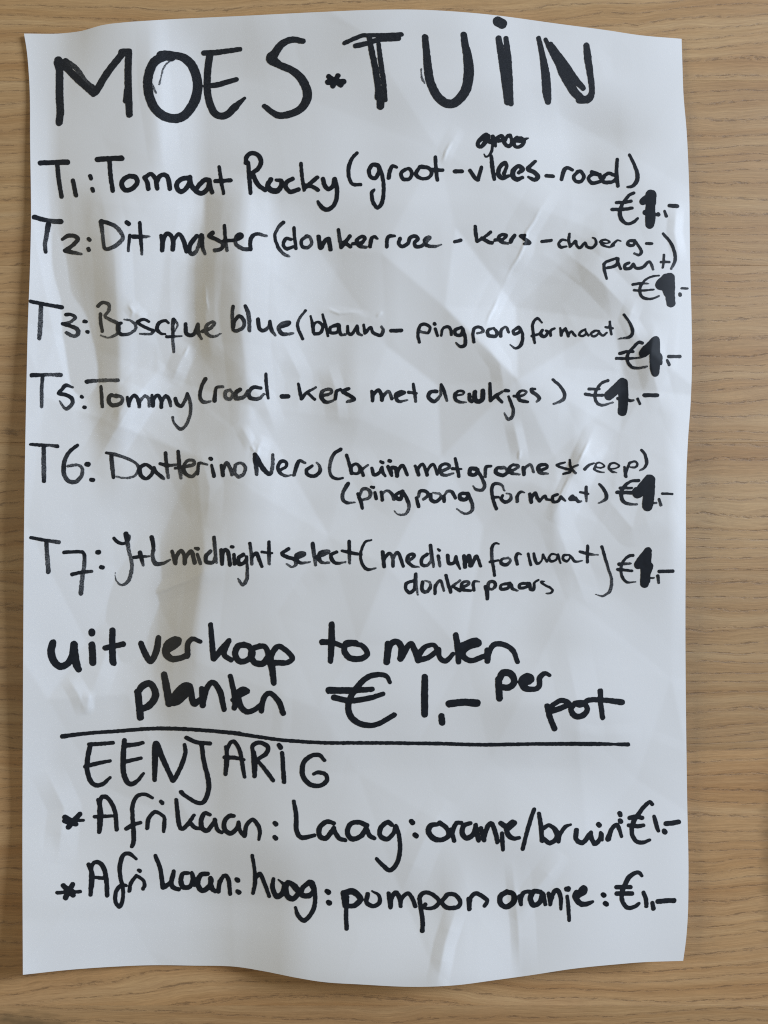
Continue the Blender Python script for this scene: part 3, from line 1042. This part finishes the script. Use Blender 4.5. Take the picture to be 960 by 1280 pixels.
28; 52,72,26 150,90,28 262,107,30,.3
32; 168,100,32 172,180,32,.3 178,250,34,.6 183,328,36,.2
28; 300,183,28 380,178,28 440,180,28 / 440,180,26 455,210,30 450,290,30,.5 435,400,32,.6 427,490,36,.3
28; 360,348,30 430,332,28 510,325,24,.2
38; 550,182,34 560,182
34; 578,294 590,296
= word J+L
@ 130 655 6
30; 75,108,28 110,140,28 150,145,24 185,120,24,.3 190,90,24,.2
34; 165,75,40 172,120,36 185,190,28,.7 208,290,26,.6 205,360,30,.5 180,430,28,.5 130,458,18,.5 90,420,10,.7 85,365,8,.8
26; 225,250,26 280,245,26 340,242,14,.3
30; 270,215,34 285,270,32 295,310,22,.5
34; 358,100,36 372,170,32 365,240,28,.4 385,295,36,.2 440,295,26,.2 495,268,18,.4
= word midnight
30; 510,205,28 535,295,32 / 545,240,30 575,200,28 600,230 605,295,32 / 615,250,28 655,205,32 680,290,34
30; 685,182,24 705,186
26; 700,230,28 722,295,28,.3
30; 800,205,30,.2 765,240,32 770,285,32 820,285,30,.2 835,240,24,.3 / 825,100,28 835,200,28,.3 845,290,20,.5
30; 878,195,28 885,300,30 / 890,210,28 925,200,28 945,305,30
@ 260 655 6
30; 100,200,28 105,300,30 / 115,210,28 150,205,28 165,305,32
26; 175,170,24 188,172
30; 195,230,28 200,300,30
28; 265,230,32 230,255,32 235,300,34 270,290,28 290,250,22 / 290,250,24 295,340,24,.2 292,410,28,.4 262,455,28,.3 225,410,14,.8
28; 315,145,28 325,220,26,.3 330,300,26,.4 / 330,250,26 365,220,30 385,270,30 405,318,26
30; 458,135,28 458,220,30 460,300,22,.5
26; 405,210,24 480,218,18
= word select
32; 605,185,28 555,222,30 600,250,30 650,265,34 660,300,26,.4 630,322,16,.4 590,300,16,.8
30; 665,255,32 725,228,26,.2 700,215,26,.2 660,240,30 690,290,28 765,285,14,.7
30; 785,148,32 795,220,32,.2 808,305,24,.5
30; 810,250,30 905,215,20,.3 895,200,20,.4 840,215,28 835,265,32 860,290,26,.2 910,290,16,.5
@ 370 660 6
28; 305,180,28 265,200,28 275,245,32 310,265,26 370,255,16,.6
28; 400,100,28 400,180,28 403,262,22,.5
26; 345,170,22 420,188,28 490,198,24
= bracket opening_before_medium
20; 565,90,14 520,105,22 490,170,22 485,230,24 510,290,26 545,312,24 600,300,14,.5
= word medium
28; 650,180,30 662,290,30 / 660,240,26 700,190,26 725,225,26,.3 728,285,28 / 730,230,22,.4 765,185,28 805,285,26
28; 840,250,28,.2 885,215,24 880,195,24 845,205,26 835,245,30 875,285,26 925,292,12,.5
@ 500 665 6
28; 205,165,26 165,200,28 165,245,28 205,250,26,.2 235,215,18,.4 / 228,100,26 240,170,26 252,260,22,.3
22; 285,128,18 298,138
24; 288,180,28 300,255,22,.4
28; 358,175,28 368,235,30 405,230,26 420,185,26 / 430,230,28 450,275,18
28; 480,180,28 488,262,32 / 495,220,30 520,175,26 530,250,38 / 550,225,30 575,180,26 605,255,24
= word formaat
24; 745,90,12 715,85,20 690,120,26 690,200,26,.3 700,260,26 710,325,24
22; 675,225,24 740,212,18
26; 810,195,18,.5 765,205,22 760,235,28 800,245,28 830,215,20,.4 810,190,14,.5
26; 880,240,26 870,190,26 885,160,24 910,168,14,.4
@ 620 665 6
@ 640 680 9.6
38; 195,115,32 225,250,38
42; 262,115,34 275,180,44 305,235,36 355,200,26 375,130,34 / 380,150,38 420,210,30
32; 540,130,22 480,120,28 445,165,36 470,207,34 530,188,26 555,125,26 / 560,160,36 585,230,24
32; 680,130,22 625,135,34 615,180,36 660,207,32 700,165,22 / 690,130,24 720,165,38 760,210,36 850,200,14,.6
@ 620 665 6
26; 688,105,24 686,225,24
24; 630,148,22 700,165,26 765,172,10,.9
= bracket closing_after_second_formaat
22; 795,110,24 815,180,24 845,280,22,.2 868,360,22,.4 855,440,26,.4 800,480,16,.4 740,465,6,.7
= word donker
@ 500 665 6
26; 105,365,24 50,385,28 45,430,24 75,455,30 110,430,24 / 118,315,26 122,400,24,.3 135,470,14,.7
26; 170,375,28 165,430,30 195,450,28,.2 225,420,30 225,380,18,.6 185,365,10,.7
26; 265,400,24 262,460,26 / 270,400,22,.3 305,365,24 330,440,20,.3
26; 345,325,26 365,400,26 380,450,28 / 385,415,24,.3 450,365,20,.4
24; 400,410,24 450,440,26
24; 470,415,26 515,390,22,.2 505,370,22,.2 465,385,24 470,430,28 530,440,22
24; 555,435,26 550,390,26 560,370,22 595,372,12,.6
= word paars
28; 640,410,26 650,450,26 655,500,28 / 665,385,26,.2 705,375,26 715,405,26 690,430,22,.2 660,420,18
24; 825,385,26 765,395,22 755,425,26 800,425,26 835,395 / 845,425,26 885,440,16,.4
@ 620 665 6
24; 250,385,26 185,390,24 180,420,28 235,410,22 255,390,22 / 260,430,26 285,430,24 290,380,20 320,360,18
@ 640 680 9.6
30; 390,448,18 350,455,34 400,495,28 460,525,32 488,560,34 460,590,28 410,592,18,.4
= price sixth
@ 740 670 8
32; 410,195,34 370,200 315,250,28 290,330,30,.2 305,410,32 350,462,28 435,460,16,.4
32; 270,282,38 390,275,22,.4
34; 260,335,38 400,348,28
80; 560,150,78 500,250,110 465,285,90
100; 555,160,86 540,260,110 535,400,100 525,475,90
50; 580,300,70 560,390 562,450
20; 590,420 620,420,,.5
36; 660,400,36 668,465,30,.2
38; 675,355 808,352
@ 50 760 5.05
= word uit
46; 82,220,46 70,270,50 85,330,48 125,368,46 175,350,44 205,300 215,230,48 / 220,300,50 232,360,50 245,388,40
44; 328,150,44 328,158
46; 328,232,44 332,290 334,345,44
40; 457,142,40 457,240,42 460,330,46 468,350,34
36; 412,252,36 470,240 525,228,38
= word verkoop
38; 638,225,38 665,290,42 700,335,40 735,270,42 748,188,36
@ 190 760 5.05
40; 110,262,38 160,225,42 168,200,34 135,200,40 95,235,46 90,290,48 130,322,42 185,315,38 215,300,36 / 225,300,36 225,230,38 255,195,32 305,212,28
32; 370,105,32 378,200,36 388,318,38
34; 392,320,38 440,260,40 487,205,32 / 455,290,36 500,328,34
40; 590,235,38 545,240,42 525,290,40 550,335,40 600,330,38 635,290,40 615,245,38 580,230,36
38; 690,240,34 640,255,38 625,300,40 650,345,40 700,350,42 735,310,44 / 735,290 715,245,34 680,240
40; 775,345,40 850,345,34 885,318,36 855,275,34 800,242,36 765,275,38 745,320,50 758,380,46 770,475,36
= word planten
@ 50 760 5.05
46; 618,530,46 625,600,44 634,690,46
44; 632,640,40 690,615,46 730,550,46 700,480,42 650,490,46 620,530,40
42; 785,418,38 800,500,46 815,605,44
@ 190 760 5.05
44; 75,418,38 90,500,46 105,605,40
42; 105,600,40 160,590,48 215,540,46 240,500,40 210,490,46 160,530,44 130,590,46
40; 245,505,36 255,580,42 270,605,40 300,580,36
42; 315,510,38 320,612,42 / 322,600,38 345,510,38 385,470,36 430,530,40 455,640,34
32; 495,430,32 515,520,36 525,600,38 520,630,36
44; 505,580,24 570,540,40 605,525,30 570,510,30 540,550,46 560,620,40 600,655,36 650,640,34 690,610,36
36; 690,650,34 705,570,36 745,538,32 800,590,38 828,665,36
@ 380 760 5.05
= word tomaten
42; 175,102,38 175,200,44 168,335,36
38; 115,215,40 180,218,34 240,240,32 / 330,220,30 270,220,38 255,270,40 290,315,40 360,320,38 400,290,36 370,240,34 310,225,32
42; 530,225,38 528,290,46 522,340,44 / 540,240,42 585,212,38 615,250,44 610,320,40 / 615,310,44 670,225,34 700,270,40 722,330,42
36; 722,330,40 790,310,34 845,265,36 / 815,232,28 760,250,34 720,300,44
@ 500 760 5.05
32; 245,260,32 250,310,34 290,335,34 335,290,30
38; 352,170,36 365,250,42 370,340,36
40; 400,235,44 470,210,50 495,225,40 440,240,44 400,270,44 400,305,38 450,332,36 530,305,34
40; 550,265,34 552,335,38 / 560,290,34 590,235,36 645,228,34 710,265,34 743,340,30
= word euro_price
@ 380 760 5.05
34; 543,470,26 520,430,30 460,420,36 390,445,38 320,520,38 280,610,40 300,690,42 370,735,38 460,735,34 570,675,34
42; 158,520,46 300,520,42 430,513,34
38; 190,565,40 290,585,38 400,572,36 500,542,30
44; 763,436,42 762,560,46 762,670,44
40; 868,682,40 872,722,42
@ 500 760 5.05
48; 312,605,48 400,595,46 485,600,50
= word per
50; 622,450,44 628,570,44
50; 640,500,40 690,500,42 722,465,40 700,415,46 650,410,46 630,445,44
40; 790,470,50 830,450,40 805,430,44 770,460,48 790,505,44 850,512,34 880,490,36 882,440,36 915,412,30 945,425,24
40; 810,450,76 805,465
= word pot
@ 600 820 5.05
36; 425,315,36 440,380,38 470,458,38
36; 445,350,38 520,325,36 562,300,34 515,280,34 460,310,32 440,340
36; 610,295,30 575,335,36 600,378,38 650,375,38 678,335,34 650,295,34 600,300,36 / 640,310,30 690,278,34 800,280,34 895,292,40
38; 760,220,34 762,300,34 775,390,32
= divider_line horizontal
@ 60 890 4
20; 72,122,24 200,106,20 330,97,20 500,84,20 620,83,21 760,90,20 960,107,20
@ 240 910 5.05
24; -5,10,24 150,20 350,45 560,75 800,92 960,95
@ 600 820 5.05
24; -860,548 -600,549 -250,553 0,560 400,555 700,555,28 850,557,20 935,558,28
= word EENJARIG
@ 90 910 5.647
36; 120,115,30 200,112,30 290,104,28
36; 128,125,36 110,220,36 108,300,36 135,380,36 180,405,34 225,390,30 268,350,24
30; 92,272,28 180,250,32 270,232,24
38; 370,88,36 362,200,40 362,300,38 385,375,40 420,395,36 465,370,30 503,322,24
32; 375,122,36 440,118,32 500,104,28
30; 365,240,32 420,228,30 488,212,26
34; 588,110,38 590,220,38 583,365,34 / 590,115,44 640,215,40 700,345,36 720,365,36 770,270,34 800,180,32 795,118,26
@ 240 910 5.053
30; -35,62,28 30,90,28 115,98,28
30; 62,110,30 75,210 100,310,32 105,390,32 75,465,30 30,470,28 -40,430,26 -68,405,30
26; 215,120,26 222,200,28 212,290,28 / 225,130,24 262,85,28 300,140,28 320,240,28 332,310,24
26; 205,185,26 270,188,28 328,200,22
26; 390,155,32 400,230,28 395,305,28 / 385,160,26 385,110,30 430,92,28 480,120,30 465,165,30 410,200,24 / 460,260,28 512,330,28
34; 550,108,32 560,122
28; 570,158,28 575,240,30 582,340,30
28; 838,205,22 805,172,28 755,175,30 705,220,32 700,300,34 745,355,32 805,365,30 850,335,30 845,295,28 800,280,26 770,290,22
= asterisk before_first_Afrikaan
@ 70 980 6
36; 65,248,40 120,280,44 150,300,38 / 62,275,34 205,272,26
36; 180,225,38 140,270,48 92,325,38
= word Afrikaan:
36; 318,120,34 335,200,38 335,290,36 325,360,34 / 330,130,34 370,95,34 415,140,34 445,220,34 455,340,34
28; 290,245,30 430,240,26
30; 725,105,22 670,78,28 610,90,32 575,160,34 575,250,34 582,350,36 582,430,36 570,468,32
30; 528,335,34 580,305,34 635,290,30
32; 685,330,34 695,260,34 740,210,32 780,222,26 / 812,250,28 812,300,34 808,355,28
34; 788,132,32 798,142
@ 200 980 6
32; 122,118,30 130,200,36 145,310,36 170,335,34 210,300,36 255,235,28
30; 225,290,34 260,325,32 300,335,28
34; 375,230,28 335,220,34 310,270,38 315,330,38 355,350,36 390,310,34 415,270,32 / 410,270,30 430,340,34 465,365,26
34; 555,240,30 520,240,36 485,280,38 485,340,38 530,370,38 575,335,36 590,290,30 / 590,290,30 600,350,32 635,390,34
32; 635,385,36 650,310,34 695,268,32 735,310,34 750,360,32 742,415,26
36; 860,292,34 870,302
36; 860,398,34 870,408
= word Laag:
@ 350 1000 5.333
30; 92,10,28 108,100,32 110,200,32 145,250,34 230,235,28
34; 360,155,28 310,145,32 265,185,36 265,240,36 305,255,36 345,210,34 360,185,30 / 365,210,32 395,255,32 435,268,28
34; 580,170,34 525,148,34 470,160,34 450,215,36 480,260,36 540,240,36 575,190,34 / 580,200,34 600,240,32 630,255,28
32; 745,165,30 715,148,34 670,190,34 670,240,34 715,260,34 755,225,30 770,180,30 / 775,175,26 795,240,30 800,340,30 780,420,32 735,468,32 690,440,30 645,392,24
34; 878,142,32 885,152
34; 900,232,34 910,240
= word oranje/bruin
@ 500 990 5.333
34; 75,195,32 85,205
34; 100,285,34 110,293
36; 250,215,30 205,225,38 190,265,38 225,310,38 280,318,34 325,290,34 310,240,32 265,205,34
34; 340,250,32 362,325,30 / 350,270,34 375,210,32 410,205,26
34; 470,208,30 425,225,34 415,275,36 445,308,36 490,280,36 505,230,32 / 505,220,30 515,280,36 525,325,30
30; 540,240,30 560,320,34 / 560,300,34 585,230,34 610,210,32 635,265,34 650,335,30
32; 672,208,34 710,230,40 750,205,44 / 765,210,30 715,250,34 / 710,250,34 725,290,36 760,310,32 795,305,26
32; 680,275,28 683,330,32 687,385,26
28; 895,115,28 860,220,30 818,380,28
@ 640 980 4.364
22; 148,162,24 158,230,26 165,310,26
24; 175,240,24 205,225,22 245,260,28 240,300,28 205,322,26 175,300,26
24; 225,240,18 245,280,24 255,315,22 / 260,280,24 290,235,24 320,222,16
26; 352,252,28 350,300,28 385,320,28 420,280,28 430,265,24 / 430,280,24 450,325,28 480,300,26 485,265,20 / 490,275,22 492,305,20
30; 472,220,28 476,224
26; 525,300,32 545,245,24 575,225,26 598,285,20
26; 588,160,26 592,170
28; 590,200,28 594,204
= price orange_brown
@ 760 990 9.6
48; 530,145,50 500,120,48 430,180,52 370,260,56 320,330,60 290,420,56 290,510,54 340,590,54 420,605,52 500,575,38
54; 260,310,56 340,295,56 410,310,54
50; 250,400,50 350,410,54 425,400,50
54; 555,295,48 580,390,54 605,465,46
66; 677,470,66 683,480
60; 700,380,64 790,370,64 850,358,58
@ 60 1060 4.8
= asterisk before_second_Afrikaan
26; 55,268,24 195,262,22
28; 92,226,32 150,282,34
28; 148,218,30 105,298,34
50; 118,255 135,262
= word second_Afrikaan:
28; 245,100,28 265,160,30 262,220,30 255,280,26 / 262,120,24 290,85,28 330,110,30 350,190,30 355,285,28
26; 265,175,22 340,182,22
24; 530,65,18 490,35,26 450,45,28 432,110,28 435,180,26 450,240,24 448,310,24 430,352,26 405,320,26 410,260,26 440,225,26 470,225,20
26; 488,258,24 498,210,26 530,165,22 / 568,190,20 580,220,26 570,245,24
26; 545,134,24 552,138
28; 645,48,26 672,120,28 685,200,28 690,235,30 / 700,232,30 740,200,28 755,140,26 / 740,200 750,235,30 785,248,26
@ 220 1060 4.8
28; 75,150,24 40,155,28 30,200,32 45,235,32 85,230,28 105,180,26 / 95,150,24 110,220,28
30; 190,155,28 150,160,30 130,210,34 155,255,32 195,235,34 215,195,28 / 205,180,26 215,240,32 235,260,26
28; 262,200,26 255,260,28 / 262,210,28 290,165,24 315,190,28 325,275,26
32; 363,188,26 371,194
32; 370,260,28 378,266
= word hoog:
22; 457,45,22 470,120,22 475,200,28 463,270,24
26; 480,180,24 505,155,26 530,210,26 560,290,24
28; 585,185,24 580,240,30 605,290,34 640,270,34 650,220,26 / 615,190,10
28; 650,220,28 675,205,28 / 665,210,24 665,280,34 700,305,34 740,270,32 / 680,205,24 / 712,215,14 735,240,16
30; 800,205,30 760,240,30 755,280,34 800,285,34 825,250,28 800,205,28 / 822,210,26 835,270,26 830,350,28 800,410,28 765,435,28 730,400,26 718,358,20
34; 905,258,28 915,266
34; 912,324,28 920,330
@ 400 1080 4.364
= word pompon
28; 125,155,26 135,230,24
30; 130,160,36 180,150,38 220,190,34 190,225,30 150,230,26
28; 148,180,26 142,280,24 146,352,26
24; 260,165,26 255,210,26 290,230,24 325,210,26 320,170,20 285,148,12
28; 375,160,24 385,235,26 / 390,185,26 415,155,26 435,190,26 440,230,22 / 445,190,22 480,160,24 505,190,24 520,230,24
26; 575,220,24 570,240,18 620,238,24 650,205,24 620,170,24 575,155,24 545,180,26 550,240,26 560,310,26 558,365,26
26; 680,185,24 665,210,24 695,238,26 750,235,26 765,205,24 740,170,24 700,165,26 680,185
26; 810,190,24 815,245,26 / 815,220,26 825,180,24 855,160,26 905,190,24 912,205,22 898,228,22
26; 40,150,26 46,152
26; 46,207,26 52,210
= word second_oranje:
@ 580 1080 5.053
34; 270,175,34 230,205,36 232,250,34 270,270,36 315,235,38 310,190,34 270,175
30; 350,205,28 360,255,26 / 360,215,30 380,180,28 415,172,24
34; 485,175,28 440,175,34 420,220,36 440,260,34 480,240,34 495,190,30 / 500,190,30 515,255,26
30; 535,185,26 545,255,26 / 548,230,30 570,175,30 595,170,30 612,220,30 612,285,20
38; 648,158,34 658,158
26; 652,205,24 660,280,26 665,355,24
36; 720,200,40 755,155,46 760,180,32 720,200,30 / 712,180,38 705,210,40 735,250,36 775,252,34 812,238,22
34; 878,192,30 884,198
34; 892,248,32 900,254
= price pompon_orange
@ 740 1070 8
40; 500,200,30 470,165,42 420,175,46 365,220,50 330,290,50 300,370,50 305,450,46 350,515,46 420,510,42 470,475,36
46; 245,312,46 385,310,44
48; 250,375,50 400,375,46
44; 515,365,42 540,430,46 545,500,44
50; 605,470,46 615,525,48
52; 660,455,52 740,448,52 820,445,52
44; 112,388,50 120,396
44; 135,475,50 142,482
"""
G = 0.8
ink_mat = ink_material()


def spline(pts):
    """pts rows: u v r dry -> dense samples about 1.3 apart, Catmull-Rom"""
    pts = np.array(pts, float)
    if len(pts) < 3:
        n = max(2, int(np.hypot(*(pts[-1, :2] - pts[0, :2])) / 1.3) + 2)
        tt = np.linspace(0, 1, n)[:, None]
        return pts[0] * (1 - tt) + pts[-1] * tt if len(pts) > 1 else pts
    e = np.vstack([2 * pts[0] - pts[1], pts, 2 * pts[-1] - pts[-2]])
    out = [pts[:1]]
    for i in range(len(pts) - 1):
        p0, p1, p2, p3 = e[i:i + 4]
        n = max(2, int(np.hypot(*(p2 - p1)[:2]) / 1.3) + 1)
        q = np.linspace(0, 1, n + 1)[1:, None]
        c = 0.5 * (2 * p1 + (p2 - p0) * q + (2 * p0 - 5 * p1 + 4 * p2 - p3) * q ** 2 + (3 * p1 - p0 - 3 * p2 + p3) * q ** 3)
        c[:, 2:] = p1[2:] * (1 - q) + p2[2:] * q
        out.append(c)
    return np.vstack(out)


def parse(text):
    words, cur = [], None
    ox = oy = 0.0
    sc = 1.0
    for ln in text.strip().split('\n'):
        ln = ln.strip()
        if not ln:
            continue
        if ln[0] == '@':
            ox, oy, sc = map(float, ln[1:].split())
        elif ln[0] == '=':
            kind, what = ln[1:].split(None, 1)
            cur = (kind, what, [])
            words.append(cur)
        else:
            wd, rest = ln.split(';')
            base = 0.75 if wd.endswith('d') else (0.06 if cur[0] == 'heading' else 0.0)
            wdef = float(wd.strip('d'))
            run, chunk = [], []
            for tok in rest.split():
                if tok == '/':
                    if chunk:
                        run.append(chunk)
                        chunk = [chunk[-1]]
                    continue
                f = tok.split(',')
                w_ = float(f[2]) if len(f) > 2 and f[2] else wdef
                d_ = float(f[3]) if len(f) > 3 else base
                chunk.append((ox + float(f[0]) / sc, oy + float(f[1]) / sc, w_ / sc / 2, d_))
            run.append(chunk)
            for ci, ch in enumerate(run):
                if ci > 0 and len(ch) > 1 and math.dist(ch[0][:2], ch[1][:2]) * sc > 400:
                    ch = ch[1:]
                cur[2].append(ch)
    return words


def value_noise(shape, cell, amp):
    h, w = shape
    gh, gw = int(h / cell) + 3, int(w / cell) + 3
    g = rng.uniform(-1, 1, (gh, gw))
    y = np.arange(h) / cell
    x = np.arange(w) / cell
    i, j = y.astype(int), x.astype(int)
    a, b = (y - i)[:, None], (x - j)[None]
    a, b = a * a * (3 - 2 * a), b * b * (3 - 2 * b)
    return amp * (g[i][:, j] * (1 - a) * (1 - b) + g[i][:, j + 1] * (1 - a) * b + g[i + 1][:, j] * a * (1 - b) + g[i + 1][:, j + 1] * a * b)


def ink_mesh(name, strokes):
    sm = [spline(c) for c in strokes]
    allp = np.vstack(sm)
    m = allp[:, 2].max() + 4
    u0, v0 = allp[:, 0].min() - m, allp[:, 1].min() - m
    w = int((allp[:, 0].max() + m - u0) / G) + 2
    h = int((allp[:, 1].max() + m - v0) / G) + 2
    F = np.full((h, w), 9.0)
    Dr = np.zeros((h, w))
    gu, gv = u0 + np.arange(w) * G, v0 + np.arange(h) * G
    for c in sm:
        Fs = np.full((h, w), 9.0)
        Ds = np.zeros((h, w))
        segs = list(zip(c[:-1], c[1:])) if len(c) > 1 else [(c[0], c[0])]
        for a, b in segs:
            r = max(a[2], b[2]) + 2.5
            i0, i1 = max(0, int((min(a[0], b[0]) - r - u0) / G)), int((max(a[0], b[0]) + r - u0) / G) + 2
            j0, j1 = max(0, int((min(a[1], b[1]) - r - v0) / G)), int((max(a[1], b[1]) + r - v0) / G) + 2
            X, Y = np.meshgrid(gu[i0:i1], gv[j0:j1])
            dx, dy = b[0] - a[0], b[1] - a[1]
            l2 = dx * dx + dy * dy
            t_ = np.clip(((X - a[0]) * dx + (Y - a[1]) * dy) / l2, 0, 1) if l2 > 1e-9 else 0 * X
            d = np.hypot(X - a[0] - t_ * dx, Y - a[1] - t_ * dy) - (a[2] + (b[2] - a[2]) * t_)
            sub = Fs[j0:j1, i0:i1]
            mk = d < sub
            sub[mk] = d[mk]
            Ds[j0:j1, i0:i1][mk] = (a[3] + (b[3] - a[3]) * t_)[mk]
        inside = (Fs < 0.3) & (F < 0.3)
        both = np.minimum(Dr, Ds)
        take = Fs < F
        Dr = np.where(inside, both, np.where(take, Ds, Dr))
        F = np.minimum(F, Fs)
    F = F + (-0.30 if name == 'heading_word' else 0.02) + value_noise(F.shape, 3.2, 0.28) + value_noise(F.shape, 1.6, 0.14)
    F = F + Dr * (0.0 + value_noise(F.shape, 2.0, 0.6) - 0.1)
    F[0], F[-1], F[:, 0], F[:, -1] = 5, 5, 5, 5
    ins = F < 0
    code = ins[:-1, :-1] * 1 + ins[:-1, 1:] * 2 + ins[1:, 1:] * 4 + ins[1:, :-1] * 8
    vid = -np.ones((h, w), int)
    jj, ii = np.nonzero(ins)
    vid[jj, ii] = np.arange(len(jj))
    V = [np.stack([gu[ii], gv[jj], Dr[jj, ii]], -1)]
    nv = len(jj)
    extra, cache = [], {}

    def cut(a, b):
        nonlocal nv
        key = (a, b) if a < b else (b, a)
        if key in cache:
            return cache[key]
        fa, fb = F[a], F[b]
        t_ = min(max(fa / (fa - fb), 0.02), 0.98)
        extra.append((gu[a[1]] * (1 - t_) + gu[b[1]] * t_, gv[a[0]] * (1 - t_) + gv[b[0]] * t_, Dr[a] * (1 - t_) + Dr[b] * t_))
        cache[key] = nv
        nv += 1
        return nv - 1

    fj, fi = np.nonzero(code == 15)
    full = np.stack([vid[fj, fi], vid[fj + 1, fi], vid[fj + 1, fi + 1], vid[fj, fi + 1]], -1)
    polys = []
    bj, bi = np.nonzero((code > 0) & (code < 15))
    for j, i in zip(bj.tolist(), bi.tolist()):
        cs = [(j, i), (j + 1, i), (j + 1, i + 1), (j, i + 1)]
        pin = [bool(ins[c]) for c in cs]
        if pin == [True, False, True, False] or pin == [False, True, False, True]:
            for k in range(4):
                if pin[k]:
                    polys.append([vid[cs[k]], cut(cs[k], cs[(k + 1) % 4]), cut(cs[k], cs[k - 1])])
            continue
        pl = []
        for k in range(4):
            a, b = cs[k], cs[(k + 1) % 4]
            if pin[k]:
                pl.append(int(vid[a]))
            if pin[k] != pin[(k + 1) % 4]:
                pl.append(cut(a, b))
        if len(pl) > 2:
            polys.append(pl)
    if extra:
        V.append(np.array(extra))
    V = np.vstack(V)
    flat = np.concatenate([full.ravel()] + [np.array([x for p_ in polys for x in p_], int)])
    tot = np.concatenate([np.full(len(full), 4), np.array([len(p_) for p_ in polys], int)])
    st = np.concatenate([[0], np.cumsum(tot)[:-1]])
    me = mesh_from(name, to_world(V[:, 0], V[:, 1], 0.045), flat, st, tot)
    at = me.attributes.new('dry', 'FLOAT', 'POINT')
    if len(at.data) == len(V):
        at.data.foreach_set('value', V[:, 2].astype(np.float32))
    me.materials.append(ink_mat)
    return me


NAMES = {'heading': 'heading_word', 'word': 'word', 'price': 'price', 'bracket': 'bracket', 'asterisk': 'asterisk',
         'dash': 'dash', 'divider_line': 'divider_line', 'scribble': 'scribble'}
BESIDE = {'T1:': 'first', 'T2:': 'second'}
words_all = parse(STROKES)
merged = []
for k_, w_, st_ in words_all:
    if k_ == 'heading' and merged and any(m_[0] == k_ and m_[1] == w_ for m_ in merged):
        next(m_ for m_ in merged if m_[0] == k_ and m_[1] == w_)[2].extend(st_)
    else:
        merged.append([k_, w_, st_])
for k_, w_, st_ in merged:
    o = bpy.data.objects.new(NAMES[k_], ink_mesh(NAMES[k_], st_))
    col.objects.link(o)
    o.parent = notice
    nice = w_.replace('_', ' ')
    if k_ in ('heading', 'word'):
        o['label'] = 'handwritten %s %s in black marker' % (k_, nice)
    elif k_ == 'price':
        o['label'] = 'handwritten euro price, %s' % nice
    else:
        o['label'] = 'black marker %s %s' % (k_.replace('_', ' '), nice)
print('strokes done', len(merged))
